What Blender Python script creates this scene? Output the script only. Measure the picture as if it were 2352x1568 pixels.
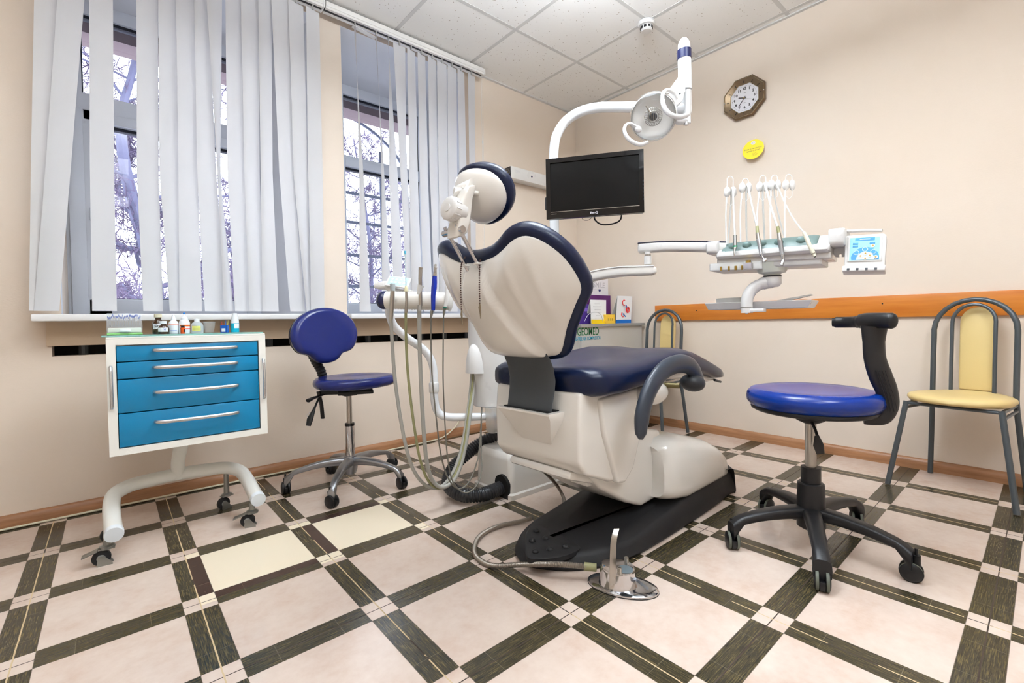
import bpy, bmesh, math, random
from mathutils import Vector, Matrix
sc = bpy.context.scene
for o in list(bpy.data.objects): bpy.data.objects.remove(o)
R_ = math.radians
rnd = random.Random(7)

# ---------------------------------------------------------------- camera
FPX, CX, CY = 1067.5, 1176.0, 760.0
YAW, PIT, ROL, CAMH = .8588, -.0187, -.018, .8374
FW = Vector((math.cos(YAW)*math.cos(PIT), math.sin(YAW)*math.cos(PIT), math.sin(PIT)))
RT0 = Vector((math.sin(YAW), -math.cos(YAW), 0)); UP0 = RT0.cross(FW)
RT = RT0*math.cos(ROL) + UP0*math.sin(ROL); UP = -RT0*math.sin(ROL) + UP0*math.cos(ROL)
EYE = Vector((0, 0, CAMH))
cam = bpy.data.cameras.new('camera'); camo = bpy.data.objects.new('camera', cam)
sc.collection.objects.link(camo); sc.camera = camo
camo.matrix_world = Matrix(((RT.x, UP.x, -FW.x, EYE.x), (RT.y, UP.y, -FW.y, EYE.y), (RT.z, UP.z, -FW.z, EYE.z), (0, 0, 0, 1)))
cam.sensor_width = 36; cam.lens = FPX*36/2352; cam.shift_y = -(784-CY)/2352; cam.clip_start = .02; cam.clip_end = 200

# ---------------------------------------------------------------- colour management, world
sc.view_settings.view_transform = 'Standard'; sc.view_settings.look = 'None'
sc.view_settings.exposure = 0.28; sc.view_settings.gamma = 1.0; sc.view_settings.use_curve_mapping = False
world = bpy.data.worlds.new('sky'); sc.world = world; world.use_nodes = True
wn = world.node_tree.nodes; wl = world.node_tree.links
bg = wn['Background']; bg.inputs['Strength'].default_value = 6.0
tc = wn.new('ShaderNodeTexCoord'); sep = wn.new('ShaderNodeSeparateXYZ'); rmp = wn.new('ShaderNodeValToRGB')
wl.new(tc.outputs['Generated'], sep.inputs[0]); wl.new(sep.outputs['Z'], rmp.inputs[0]); wl.new(rmp.outputs[0], bg.inputs['Color'])
rmp.color_ramp.elements[0].position = 0.0; rmp.color_ramp.elements[0].color = (.66, .71, .86, 1)
rmp.color_ramp.elements[1].position = .25; rmp.color_ramp.elements[1].color = (.86, .92, 1.0, 1)

# ---------------------------------------------------------------- added fill lamps: unseen pendant panels for soft even light (panels built below)
LAMPS = [(1.50, 1.05), (-.05, 1.05), (1.15, -.55), (-.05, -.55)]
LAMP_W = [(18, 58), (3, 16), (13, 20), (3, 10)]     # watts down, up
for (lx, ly), lw in zip(LAMPS, LAMP_W):
    for up in (0, 1):                # added panels shine down, and up to brighten the ceiling
        ld = bpy.data.lights.new('added_panel_light', 'AREA'); ld.shape = 'SQUARE'; ld.size = .54; ld.energy = lw[up]
        ld.color = (.84, .94, 1.04)
        lo = bpy.data.objects.new('added_panel_light', ld); sc.collection.objects.link(lo)
        lo.location = (lx, ly, 2.455 if up else 2.395); lo.rotation_euler = (R_(180) if up else 0, 0, 0)

# ---------------------------------------------------------------- helpers
def lin(c):
    return tuple((v/12.92 if v <= .04045 else ((v+.055)/1.055)**2.4) for v in [x/255 for x in c]) + (1,)
def at(px, py, **k):
    """point on the view line through a photo pixel, at a distance D or on a plane x=, y=, z="""
    d = FW + RT*((px-CX)/FPX) + UP*((CY-py)/FPX)
    (a, v), = k.items()
    t = v if a == 'D' else (v-EYE['xyz'.index(a)])/d['xyz'.index(a)]
    return EYE + d*t
MATS = {}
def mat(name, rgb=None, rough=.5, metal=0, spec=.5, coat=0, bump=None, alpha=1, trans=0, emit=None, ior=1.45, sub=0):
    if name in MATS: return MATS[name]
    m = bpy.data.materials.new(name); m.use_nodes = True; MATS[name] = m
    b = m.node_tree.nodes['Principled BSDF']
    if rgb is not None: b.inputs['Base Color'].default_value = lin(rgb)
    b.inputs['Roughness'].default_value = rough; b.inputs['Metallic'].default_value = metal
    b.inputs['Specular IOR Level'].default_value = spec; b.inputs['Coat Weight'].default_value = coat
    b.inputs['Coat Roughness'].default_value = .08; b.inputs['IOR'].default_value = ior
    b.inputs['Transmission Weight'].default_value = trans; b.inputs['Alpha'].default_value = alpha
    if emit: b.inputs['Emission Color'].default_value = lin(emit[0]); b.inputs['Emission Strength'].default_value = emit[1]
    nt = m.node_tree
    # every surface gets a faint procedural variation in roughness (and bump when asked)
    t = nt.nodes.new('ShaderNodeTexCoord'); n = nt.nodes.new('ShaderNodeTexNoise')
    nt.links.new(t.outputs['Object'], n.inputs['Vector'])
    n.inputs['Scale'].default_value = bump[0] if bump else 9; n.inputs['Detail'].default_value = 4
    if bump:
        bp = nt.nodes.new('ShaderNodeBump'); bp.inputs['Strength'].default_value = bump[1]; bp.inputs['Distance'].default_value = bump[2] if len(bump) > 2 else .002
        nt.links.new(n.outputs['Fac'], bp.inputs['Height']); nt.links.new(bp.outputs[0], b.inputs['Normal'])
    else:
        mr = nt.nodes.new('ShaderNodeMapRange'); mr.inputs['To Min'].default_value = max(0, rough-.04); mr.inputs['To Max'].default_value = min(1, rough+.05)
        nt.links.new(n.outputs['Fac'], mr.inputs['Value']); nt.links.new(mr.outputs[0], b.inputs['Roughness'])
    return m
class NT:
    """small expression helper over a material's node tree"""
    def __init__(s, m): s.nt = m.node_tree; s.b = s.nt.nodes['Principled BSDF']
    def new(s, t, **k):
        n = s.nt.nodes.new(t)
        for a, v in k.items():
            if a.startswith('_'): setattr(n, a[1:], v)
        return n
    def put(s, sock, v):
        if isinstance(v, bpy.types.NodeSocket): s.nt.links.new(v, sock)
        else: sock.default_value = v
    def m(s, op, a, b=0.0, c=None):
        n = s.new('ShaderNodeMath', _operation=op); s.put(n.inputs[0], a); s.put(n.inputs[1], b)
        if c is not None: s.put(n.inputs[2], c)
        return n.outputs[0]
    def mix(s, f, a, b):
        n = s.new('ShaderNodeMix', _data_type='RGBA'); s.put(n.inputs[0], f); s.put(n.inputs[6], a); s.put(n.inputs[7], b); return n.outputs[2]
    def noise(s, vec, scale, detail=3, rough=.5):
        n = s.new('ShaderNodeTexNoise'); s.nt.links.new(vec, n.inputs['Vector']); n.inputs['Scale'].default_value = scale
        n.inputs['Detail'].default_value = detail; n.inputs['Roughness'].default_value = rough; return n.outputs['Fac']
    def xyz(s, kind='Object'):
        t = s.new('ShaderNodeTexCoord'); p = s.new('ShaderNodeSeparateXYZ'); s.nt.links.new(t.outputs[kind], p.inputs[0]); return t.outputs[kind], p.outputs
    def scaled(s, vec, sx, sy, sz):
        n = s.new('ShaderNodeMapping'); s.nt.links.new(vec, n.inputs[0]); n.inputs['Scale'].default_value = (sx, sy, sz); return n.outputs[0]
    def ramp(s, f, stops):
        n = s.new('ShaderNodeValToRGB'); s.put(n.inputs[0], f); e = n.color_ramp.elements
        e[0].position, e[0].color = stops[0]; e[1].position, e[1].color = stops[-1]
        for p, c in stops[1:-1]: q = e.new(p); q.color = c
        return n.outputs[0]
    def bump(s, h, st, dist):
        n = s.new('ShaderNodeBump'); s.put(n.inputs['Height'], h); n.inputs['Strength'].default_value = st; n.inputs['Distance'].default_value = dist
        s.nt.links.new(n.outputs[0], s.b.inputs['Normal'])
def wood(name, c1, c2, rough=.35, along='X', s=6):
    m = mat(name, c1, rough); t = NT(m); v, _ = t.xyz()
    k = {'X': (1, 14, 14), 'Y': (14, 1, 14), 'Z': (14, 14, 1)}[along]
    n = t.noise(t.scaled(v, *k), s, 5, .6)
    t.put(t.b.inputs['Base Color'], t.ramp(n, [(.3, lin(c1)), (.7, lin(c2))])); return m

class M:
    """collects shapes and links them as ONE mesh object"""
    def __init__(s): s.V = []; s.F = []; s.I = []
    def raw(s, V, F, mi=0):
        n = len(s.V); s.V += [Vector(v) for v in V]; s.F += [tuple(i+n for i in f) for f in F]; s.I += [mi]*len(F); return s
    def bm(s, bm, mi=0):
        bm.verts.index_update(); s.raw([v.co.copy() for v in bm.verts], [[v.index for v in f.verts] for f in bm.faces], mi); bm.free(); return s
    def box(s, c, size, rot=None, bev=0, seg=2, mi=0):
        b = bmesh.new(); bmesh.ops.create_cube(b, size=1)
        for v in b.verts: v.co = Vector((v.co.x*size[0], v.co.y*size[1], v.co.z*size[2]))
        if bev: bmesh.ops.bevel(b, geom=b.edges[:], offset=min(bev, min(size)*.49), segments=seg, profile=.5, affect='EDGES')
        X = Matrix.Translation(Vector(c)) @ (rot.to_4x4() if rot else Matrix())
        b.transform(X); return s.bm(b, mi)
    def span(s, a, b, bev=0, mi=0):
        a = Vector(a); b = Vector(b); return s.box((a+b)/2, [abs(x) for x in (b-a)], bev=bev, mi=mi)
    def prism(s, pts, d0, d1, X=None, bev=0, seg=2, mi=0):
        """outline in the local XY plane, extruded from z=d0 to d1, then placed by X"""
        b = bmesh.new(); n = len(pts)
        lo = [b.verts.new((p[0], p[1], d0)) for p in pts]; hi = [b.verts.new((p[0], p[1], d1)) for p in pts]
        b.faces.new(lo[::-1]); b.faces.new(hi)
        for i in range(n): b.faces.new((lo[i], lo[(i+1) % n], hi[(i+1) % n], hi[i]))
        bmesh.ops.recalc_face_normals(b, faces=b.faces[:])
        if bev: bmesh.ops.bevel(b, geom=[e for e in b.edges if e.calc_face_angle(0) > .35], offset=bev, segments=seg, profile=.5, affect='EDGES', clamp_overlap=True)
        if X: b.transform(X)
        return s.bm(b, mi)
    def loft(s, rings, caps=True, mi=0, closed=False):
        n = len(rings[0]); V = [p for r in rings for p in r]; F = []; m = len(rings)
        for i in range(m if closed else m-1):
            for j in range(n):
                F.append((i*n+j, i*n+(j+1) % n, ((i+1) % m)*n+(j+1) % n, ((i+1) % m)*n+j))
        if caps and not closed: F.append(tuple(range(n))[::-1]); F.append(tuple(range((m-1)*n, m*n)))
        return s.raw(V, F, mi)
    def tube(s, pts, r, seg=12, mi=0, caps=True, flat=1.0, up=None, closed=False):
        """sweep a circle (or ellipse: flat scales the second axis) along points; r is a number or one per point"""
        P = [Vector(p) for p in pts]; n = len(P); rr = r if isinstance(r, (list, tuple)) else [r]*n
        rings = []; prev = None
        for i in range(n):
            if closed: t = (P[(i+1) % n]-P[i-1]).normalized()
            else: t = (P[min(i+1, n-1)]-P[max(i-1, 0)]).normalized()
            if up is not None: a = Vector(up).cross(t)
            elif prev is None: a = (Vector((0, 0, 1)) if abs(t.z) < .9 else Vector((1, 0, 0))).cross(t)
            else: a = prev - t*prev.dot(t)
            a.normalize(); prev = a; b = t.cross(a)
            rings.append([P[i] + a*(rr[i]*math.cos(2*math.pi*j/seg)) + b*(rr[i]*flat*math.sin(2*math.pi*j/seg)) for j in range(seg)])
        return s.loft(rings, caps, mi, closed)
    def lathe(s, prof, c=(0, 0, 0), axis=(0, 0, 1), seg=28, mi=0, caps=True):
        """prof: (radius, height) pairs along axis from c"""
        q = Vector((0, 0, 1)).rotation_difference(Vector(axis).normalized()); c = Vector(c)
        rings = [[c + q @ Vector((max(r, 1e-5)*math.cos(2*math.pi*j/seg), max(r, 1e-5)*math.sin(2*math.pi*j/seg), h)) for j in range(seg)] for r, h in prof]
        return s.loft(rings, caps, mi)
    def ball(s, c, r, rot=None, seg=20, mi=0):
        r = (r, r, r) if not isinstance(r, (list, tuple)) else r
        b = bmesh.new(); bmesh.ops.create_uvsphere(b, u_segments=seg, v_segments=seg//2+2, radius=1)
        for v in b.verts: v.co = Vector((v.co.x*r[0], v.co.y*r[1], v.co.z*r[2]))
        b.transform(Matrix.Translation(Vector(c)) @ (rot.to_4x4() if rot else Matrix())); return s.bm(b, mi)
    def build(s, name, mats, parent=None, world=True, smooth=35, sub=0, loc=None):
        """world=True: the shapes were given in world coordinates and are moved into the parent's frame"""
        me = bpy.data.meshes.new(name); V = s.V
        X = MW.get(parent.name) if parent is not None else None
        if X is not None and world: Xi = X.inverted(); V = [Xi @ v for v in V]
        org = None
        if parent is None and loc is not None: org = Vector(loc); V = [v-org for v in V]
        me.from_pydata([tuple(v) for v in V], [], s.F); me.validate()
        b = bmesh.new(); b.from_mesh(me); bmesh.ops.recalc_face_normals(b, faces=b.faces[:]); b.to_mesh(me); b.free()
        mats = mats if isinstance(mats, (list, tuple)) else [mats]
        for m in mats: me.materials.append(m)
        if len(mats) > 1 and len(me.polygons) == len(s.I): me.polygons.foreach_set('material_index', s.I)
        if smooth: me.shade_smooth(); me.set_sharp_from_angle(angle=R_(smooth))
        o = bpy.data.objects.new(name, me); sc.collection.objects.link(o)
        if org is not None: o.location = org
        if sub:
            md = o.modifiers.new('smooth', 'SUBSURF'); md.levels = sub; md.render_levels = sub
        if parent is not None:
            o.parent = parent; MW[o.name] = MW.get(parent.name, Matrix())
        else: MW[o.name] = Matrix.Translation(org) if org is not None else Matrix()
        return o
MW = {}
def thing(name, label, cat, loc=(0, 0, 0), rz=0, group=None):
    o = bpy.data.objects.new(name, None); sc.collection.objects.link(o); o.empty_display_size = .05
    o.location = loc; o.rotation_euler = (0, 0, rz); MW[o.name] = Matrix.Translation(Vector(loc)) @ Matrix.Rotation(rz, 4, 'Z')
    return tag(o, label, cat, group)
def tag(o, label, cat, group=None, kind=None):
    o['label'] = label; o['category'] = cat
    if group: o['group'] = group
    if kind: o['kind'] = kind
    return o
def struct(o, label=None):
    o['kind'] = 'structure'
    if label: o['label'] = label
    return o
def smoothpts(P, k=6, closed=False):
    """Catmull-Rom through the points"""
    P = [Vector(p) for p in P]; n = len(P); out = []
    for i in range(n if closed else n-1):
        if closed: a, b, c, d = P[i-1], P[i], P[(i+1) % n], P[(i+2) % n]
        else: a, b, c, d = P[max(i-1, 0)], P[i], P[i+1], P[min(i+2, n-1)]
        for j in range(k):
            t = j/k; out.append(.5*((2*b)+(c-a)*t+(2*a-5*b+4*c-d)*t*t+(3*b-a-3*c+d)*t**3))
    if not closed: out.append(P[-1])
    return out
def frame(o, x, z):
    """matrix with origin o, local x axis x, local z axis z"""
    x = Vector(x).normalized(); z = Vector(z); z = (z - x*z.dot(x)).normalized(); y = z.cross(x); o = Vector(o)
    return Matrix(((x.x, y.x, z.x, o.x), (x.y, y.y, z.y, o.y), (x.z, y.z, z.z, o.z), (0, 0, 0, 1)))
def text(name, s, size, X, m, parent=None, depth=.0004, align='CENTER', squash=1.0, bold=0):
    """lettering: X maps local (x right, y up) onto the surface"""
    c = bpy.data.curves.new(name, 'FONT'); c.body = s; c.size = size; c.align_x = align; c.align_y = 'CENTER'; c.extrude = depth; c.offset = bold
    t = bpy.data.objects.new('tmp', c); sc.collection.objects.link(t)
    me = bpy.data.meshes.new_from_object(t); bpy.data.objects.remove(t); bpy.data.curves.remove(c)
    X = X @ Matrix.Diagonal((squash, 1, 1, 1))
    if parent is not None: X = MW[parent.name].inverted() @ X
    me.transform(X); me.materials.clear(); me.materials.append(m)
    o = bpy.data.objects.new(name, me); sc.collection.objects.link(o); MW[o.name] = Matrix()
    if parent is not None: o.parent = parent; MW[o.name] = MW[parent.name]
    return o

# ---------------------------------------------------------------- materials
WHITE = mat('white_plastic', (222, 220, 217), .28, coat=.3)
IVORY = mat('ivory_shell_plastic', (232, 228, 221), .22, coat=.5)
PVC = mat('white_pvc_frame', (225, 230, 238), .35)
NAVY = mat('navy_vinyl', (7, 22, 54), .32, spec=.4, bump=(260, .12, .0006))
NAVYP = mat('navy_plastic', (18, 26, 70), .22, coat=.4)
BLUE = mat('blue_vinyl', (24, 36, 102), .22, bump=(200, .06, .0005))
BLUE2 = mat('bright_blue_vinyl', (4, 46, 132), .22, bump=(200, .06, .0005))
CREAM = mat('cream_vinyl', (226, 200, 138), .42, bump=(60, .3, .0015))
BLACK = mat('black_plastic', (22, 22, 24), .42)
RUBBER = mat('black_rubber', (26, 26, 28), .6, bump=(90, .08, .001))
DGREY = mat('dark_grey_plastic', (62, 68, 76), .38)
CHAR = mat('charcoal_plastic', (66, 70, 74), .5)
CHROME = mat('chrome', (205, 205, 208), .09, metal=1)
STEEL = mat('brushed_steel', (176, 172, 165), .28, metal=1)
ALU = mat('cast_aluminium', (150, 152, 156), .3, metal=1)
GSTEEL = mat('dark_grey_painted_steel', (82, 88, 92), .32, metal=.4)
GREYH = mat('grey_hose', (168, 166, 158), .4)
OLIVE = mat('olive_tinted_hose', (150, 148, 105), .35)
WHOSE = mat('white_silicone_hose', (214, 214, 210), .35)
TEAL = mat('grey_green_silicone', (98, 118, 114), .35)
BLUEP = mat('blue_drawer_paint', (0, 124, 172), .3, coat=.2)
ENAMEL = mat('white_enamel', (236, 234, 226), .25, coat=.3)
DARK = mat('recess_shade_black', (12, 10, 9), .8)  # near-black colour carrying the shade inside slots and gaps
GOLD = mat('brass', (180, 150, 80), .3, metal=1)

# ---------------------------------------------------------------- room
XR, YW, ZC = 3.319, 2.893, 2.75      # right wall, window wall, ceiling
XL, YB = -1.9, -2.0                  # walls behind the camera
TA, TX0, TY0 = .3957, .976, .898     # floor pattern: cell and one crossing

def wallmat(name, c1, c2):
    m = mat(name, c1, .72, spec=.25); t = NT(m); v, p = t.xyz()
    n = t.noise(v, 1.3, 4); t.put(t.b.inputs['Base Color'], t.mix(t.ramp(n, [(.35, (0, 0, 0, 1)), (.65, (1, 1, 1, 1))]), lin(c1), lin(c2)))
    w = t.noise(t.scaled(v, 30, 30, 150), 3.0, 3, .6)     # fine horizontal wallpaper weave
    t.bump(w, .35, .0012); return m
WALLM = wallmat('peach_wallpaper', (232, 218, 203), (229, 213, 196))

def floor_material():
    m = mat('patterned_tile', (232, 214, 200), .17, spec=.5); t = NT(m); v, p = t.xyz()
    u = t.m('DIVIDE', t.m('SUBTRACT', p[0], TX0), TA); w = t.m('DIVIDE', t.m('SUBTRACT', p[1], TY0), TA)
    fu = t.m('SUBTRACT', t.m('FRACT', t.m('ADD', u, 20.5)), .5); fw = t.m('SUBTRACT', t.m('FRACT', t.m('ADD', w, 20.5)), .5)
    au = t.m('ABSOLUTE', fu); aw = t.m('ABSOLUTE', fw)
    hb = .106
    iu = t.m('LESS_THAN', au, hb); iw = t.m('LESS_THAN', aw, hb)
    both = t.m('MULTIPLY', iu, iw); xor = t.m('SUBTRACT', t.m('ADD', iu, iw), t.m('MULTIPLY', both, 2))
    # plain stone
    n1 = t.noise(v, 7, 6, .62); n2 = t.noise(v, 38, 5, .6)
    stone = t.ramp(t.m('ADD', t.m('MULTIPLY', n1, .7), t.m('MULTIPLY', n2, .3)), [(.3, lin((202, 176, 158))), (.5, lin((213, 194, 180))), (.7, lin((221, 205, 192)))])
    # two replaced tiles: plain yellowish centres with chocolate strips
    def cell(val, a, b): return t.m('MULTIPLY', t.m('GREATER_THAN', val, a), t.m('LESS_THAN', val, b))
    rowm = cell(w, 1.96, 3.0)
    c1 = t.m('MULTIPLY', rowm, t.m('MAXIMUM', cell(u, -2.0, -1.0), cell(u, -1.0, 0.0)))
    stone = t.mix(c1, stone, lin((240, 226, 200)))
    # dark strips with grain along their run
    ga = t.noise(t.scaled(v, 160, 9, 1), 2.2, 5, .7); gb = t.noise(t.scaled(v, 9, 160, 1), 2.2, 5, .7)
    gn = t.m('ADD', t.m('MULTIPLY', ga, iu), t.m('MULTIPLY', gb, t.m('SUBTRACT', 1.0, iu)))
    dark = t.ramp(gn, [(.36, lin((38, 36, 28))), (.52, lin((64, 58, 42))), (.66, lin((112, 98, 62)))])
    choc = t.ramp(gn, [(.35, lin((46, 30, 26))), (.65, lin((74, 52, 44)))])
    strip_a = t.m('MULTIPLY', cell(w, 2.0, 2.9), t.m('MAXIMUM', cell(u, -2.0, -1.88), cell(u, -1.0, -.88)))
    strip_b = t.m('MULTIPLY', t.m('MAXIMUM', t.m('MULTIPLY', cell(w, 2.0, 2.11), cell(u, -1.88, -1.1)), t.m('MULTIPLY', cell(w, 2.89, 3.0), cell(u, -.88, -.1))), 1.0)
    dark = t.mix(t.m('MAXIMUM', strip_a, strip_b), dark, choc)
    col = t.mix(xor, stone, dark)
    # joints: along both centre lines, and round the strips
    def near(val, c, wd): return t.m('LESS_THAN', t.m('ABSOLUTE', t.m('SUBTRACT', val, c)), wd)
    wob = t.m('MULTIPLY', t.m('SUBTRACT', t.noise(v, 26, 3), .5), .006)
    ju = t.m('LESS_THAN', t.m('ABSOLUTE', t.m('ADD', fu, wob)), .0045); jw = t.m('LESS_THAN', aw, .004)
    je = t.m('MAXIMUM', near(au, hb, .0018), near(aw, hb, .0018))
    blotch = t.m('GREATER_THAN', t.noise(t.scaled(v, 1, 1, 1), 5.1, 4), .42)
    jc = t.mix(blotch, lin((52, 38, 28)), lin((196, 172, 134)))
    # cross cuts over the strips, a third of the way
    third = t.m('MULTIPLY', xor, t.m('MAXIMUM', t.m('MULTIPLY', iw, near(au, .30, .0014)), t.m('MULTIPLY', iu, near(aw, .30, .0014))))
    col = t.mix(t.m('MULTIPLY', je, .75), col, lin((84, 70, 56)))
    col = t.mix(t.m('MULTIPLY', third, .5), col, lin((140, 130, 108)))
    col = t.mix(jw, col, lin((60, 46, 36))); col = t.mix(ju, col, jc)
    t.put(t.b.inputs['Base Color'], col)
    jj = t.m('MAXIMUM', t.m('MAXIMUM', ju, jw), je)
    t.put(t.b.inputs['Roughness'], t.m('ADD', t.m('ADD', t.m('MULTIPLY', jj, .5), t.m('MULTIPLY', xor, .05)), t.m('ADD', .13, t.m('MULTIPLY', n1, .12))))
    t.bump(t.m('SUBTRACT', t.m('MULTIPLY', n2, .12), jj), .35, .0012)
    return m
FLOORM = floor_material()
struct(M().span((XL-.1, YB-.1, -.1), (XR+.1, YW+.1, 0)).build('floor', FLOORM, smooth=0))

# ceiling: fissured tiles in a T-bar grid
CM = mat('fissured_ceiling_tile', (238, 235, 230), .85, spec=.15)
t = NT(CM); v, p = t.xyz()
vo = t.new('ShaderNodeTexVoronoi'); t.nt.links.new(v, vo.inputs['Vector']); vo.inputs['Scale'].default_value = 42
hole = t.m('MULTIPLY', t.m('LESS_THAN', vo.outputs['Distance'], .13), t.m('GREATER_THAN', t.noise(v, 90, 2), .46))
n = t.noise(v, 240, 3)
t.put(t.b.inputs['Base Color'], t.mix(t.m('MULTIPLY', hole, .85), t.mix(n, lin((250, 249, 247)), lin((245, 243, 240))), lin((150, 132, 116))))
t.bump(t.m('SUBTRACT', t.m('MULTIPLY', n, .3), hole), .4, .002)
cm_ = M(); cells = set()
CGX, CGY = 2.054, 2.29
for i in range(-8, 4):
    for j in range(-9, 3):
        x0, x1, y0, y1 = max(CGX+.6*i, XL), min(CGX+.6*(i+1), XR), max(CGY+.6*j, YB), min(CGY+.6*(j+1), YW)
        if x1 <= x0 or y1 <= y0: continue
        cm_.span((x0+.004, y0+.004, ZC), (x1-.004, y1-.004, ZC+.02))
ceil = struct(cm_.build('ceiling', CM, smooth=0))
g = M(); GB = mat('white_ceiling_grid', (214, 213, 211), .5)
for i in range(-8, 4):
    x = CGX+.6*i
    if XL < x < XR: g.span((x-.012, YB, ZC-.0015), (x+.012, YW, ZC+.03))
for j in range(-9, 4):
    y = CGY+.6*j
    if YB < y < YW: g.span((XL, y-.012, ZC-.0012), (XR, y+.012, ZC+.03))
g.span((XR-.022, YB, ZC-.007), (XR, YW, ZC+.03)); g.span((XL, YW-.022, ZC-.007), (XR, YW, ZC+.03))
g.build('ceiling_grid', GB, ceil, smooth=0)
M().span((XL-.1, YB-.1, ZC+.05), (XR+.1, YW+.9, ZC+.15)).build('ceiling_slab', DARK, ceil, smooth=0)
EMIT = mat('added_panel_glow', (255, 250, 240), .5, emit=((245, 248, 255), 3.0))
for k, (a, b) in enumerate(LAMPS):  # pendant panels made up to carry the added fill lamps
    where = ['in the middle of the room', 'furthest left over the instrument cabinet', 'behind the photographer on the right', 'behind the photographer on the left'][k]
    f = thing('added_light_panel', 'added square white fill light panel out of view, '+where, 'ceiling light', (a, b, ZC), group='added fill light panels')
    q = M()
    for sx, sy, dx, dy in ((0, 1, .3, .015), (0, -1, .3, .015), (1, 0, .015, .27), (-1, 0, .015, .27)): q.box((a+sx*.285, b+sy*.285, 2.425), (2*dx, 2*dy, .05))
    q.build('frame', GB, f, smooth=0)
    M().span((a-.27, b-.27, 2.402), (a+.27, b+.27, 2.412)).build('diffuser', EMIT, f, smooth=0)
    M().span((a-.27, b-.27, 2.438), (a+.27, b+.27, 2.448)).build('diffuser', EMIT, f, smooth=0)
    for sx in (-1, 1):
        for sy in (-1, 1): M().tube([(a+sx*.25, b+sy*.25, 2.445), (a+sx*.25, b+sy*.25, ZC-.001)], .0015, seg=5).build('suspension_wire', GB, f)

# window wall with two deep openings and the dark slot under the sills
W1 = (-.165, .985); W2 = (1.13, 2.06); ZS, ZH = .88, 2.70; YG = 3.40
SL = (-.2, 2.6, .722, .768)
w = M(); YO = 3.62
def wy(x0, x1, z0, z1): w.span((x0, YW, z0), (x1, YO, z1))
wy(XL, XR+.1, 0, SL[2]); wy(XL, SL[0], SL[2], ZC+.05); wy(SL[1], XR+.1, SL[2], ZC+.05)
w.span((SL[0], YW+.12, SL[2]), (SL[1], YO, SL[3]), mi=1)
wy(SL[0], SL[1], SL[3], ZS); wy(SL[0], W1[0], ZS, ZC+.05)
wy(W1[1], W2[0], ZS, ZC+.05); wy(W2[1], SL[1], ZS, ZC+.05)
wy(W1[0], W1[1], ZH, ZC+.05); wy(W2[0], W2[1], ZH, ZC+.05)
wl_ = struct(w.build('wall_left', [WALLM, DARK], smooth=0))
# apron panel that stands a little proud between slot and sill
M().span((-.215, YW-.018, .768), (2.35, YW+.002, .885), bev=.003).build('sill_apron_panel', wallmat('beige_apron_paint', (214, 192, 166), (206, 184, 158)), wl_, smooth=0)
rr = M()
for x in range(14): rr.lathe([(.018, 0), (.018, .046)], (-.1+x*.2, YW+.09, .722), seg=10)
rr.build('slot_pipe', GSTEEL, wl_)
struct(M().span((XR, YB-.1, 0), (XR+.1, YO, ZC+.15)).build('wall_right', WALLM, smooth=0))
struct(M().span((XL-.1, YB-.1, 0), (XL, YO, ZC+.15)).build('wall_far_left', WALLM, smooth=0))
struct(M().span((XL, YB-.1, 0), (XR, YB, ZC+.15)).build('wall_back', WALLM, smooth=0))
BBX = wood('oak_baseboard', (176, 128, 90), (148, 102, 68), .38, 'X', 5); BBY = wood('oak_baseboard_side', (176, 128, 90), (148, 102, 68), .38, 'Y', 5)
X90 = Matrix.Rotation(R_(90), 4, 'X')
bbp = [(0, 0), (.02, 0), (.02, .035), (.013, .052), (.004, .058), (0, .058)]
struct(M().prism(bbp, -XR, -XL, frame((0, YW, 0), (0, -1, 0), (-1, 0, 0))).build('baseboard_left', BBX))
struct(M().prism(bbp, YB, YW, frame((XR, 0, 0), (-1, 0, 0), (0, 1, 0))).build('baseboard_right', BBY))
# ---------------------------------------------------------------- windows
GLASS = bpy.data.materials.new('window_glass'); GLASS.use_nodes = True
_n = GLASS.node_tree; _n.nodes.clear()
_o = _n.nodes.new('ShaderNodeOutputMaterial'); _m = _n.nodes.new('ShaderNodeMixShader'); _t = _n.nodes.new('ShaderNodeBsdfTransparent'); _g = _n.nodes.new('ShaderNodeBsdfGlossy'); _f = _n.nodes.new('ShaderNodeFresnel')
_t.inputs[0].default_value = (.97, .98, 1, 1); _g.inputs['Roughness'].default_value = .02; _f.inputs[0].default_value = 1.35
_n.links.new(_f.outputs[0], _m.inputs[0]); _n.links.new(_t.outputs[0], _m.inputs[1]); _n.links.new(_g.outputs[0], _m.inputs[2]); _n.links.new(_m.outputs[0], _o.inputs[0])
def clear_mat(name, tint, ior=1.25, rough=.05):
    m = bpy.data.materials.new(name); m.use_nodes = True; n = m.node_tree; n.nodes.clear()
    o = n.nodes.new('ShaderNodeOutputMaterial'); x = n.nodes.new('ShaderNodeMixShader'); a = n.nodes.new('ShaderNodeBsdfTransparent'); g = n.nodes.new('ShaderNodeBsdfGlossy'); f = n.nodes.new('ShaderNodeFresnel')
    a.inputs[0].default_value = tint; g.inputs['Roughness'].default_value = rough; f.inputs[0].default_value = ior
    n.links.new(f.outputs[0], x.inputs[0]); n.links.new(a.outputs[0], x.inputs[1]); n.links.new(g.outputs[0], x.inputs[2]); n.links.new(x.outputs[0], o.inputs[0]); return m
def hazy(name, rgb, a, rough=.3):
    m = mat(name, rgb, rough, alpha=a); return m
GASKET = mat('window_gasket', (28, 32, 44), .5)
def prism_xz(m, pts, y0, y1, mi=0, bev=0): return m.prism(pts, -y1, -y0, frame((0, 0, 0), (1, 0, 0), (0, -1, 0)), bev=bev, mi=mi)
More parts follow.
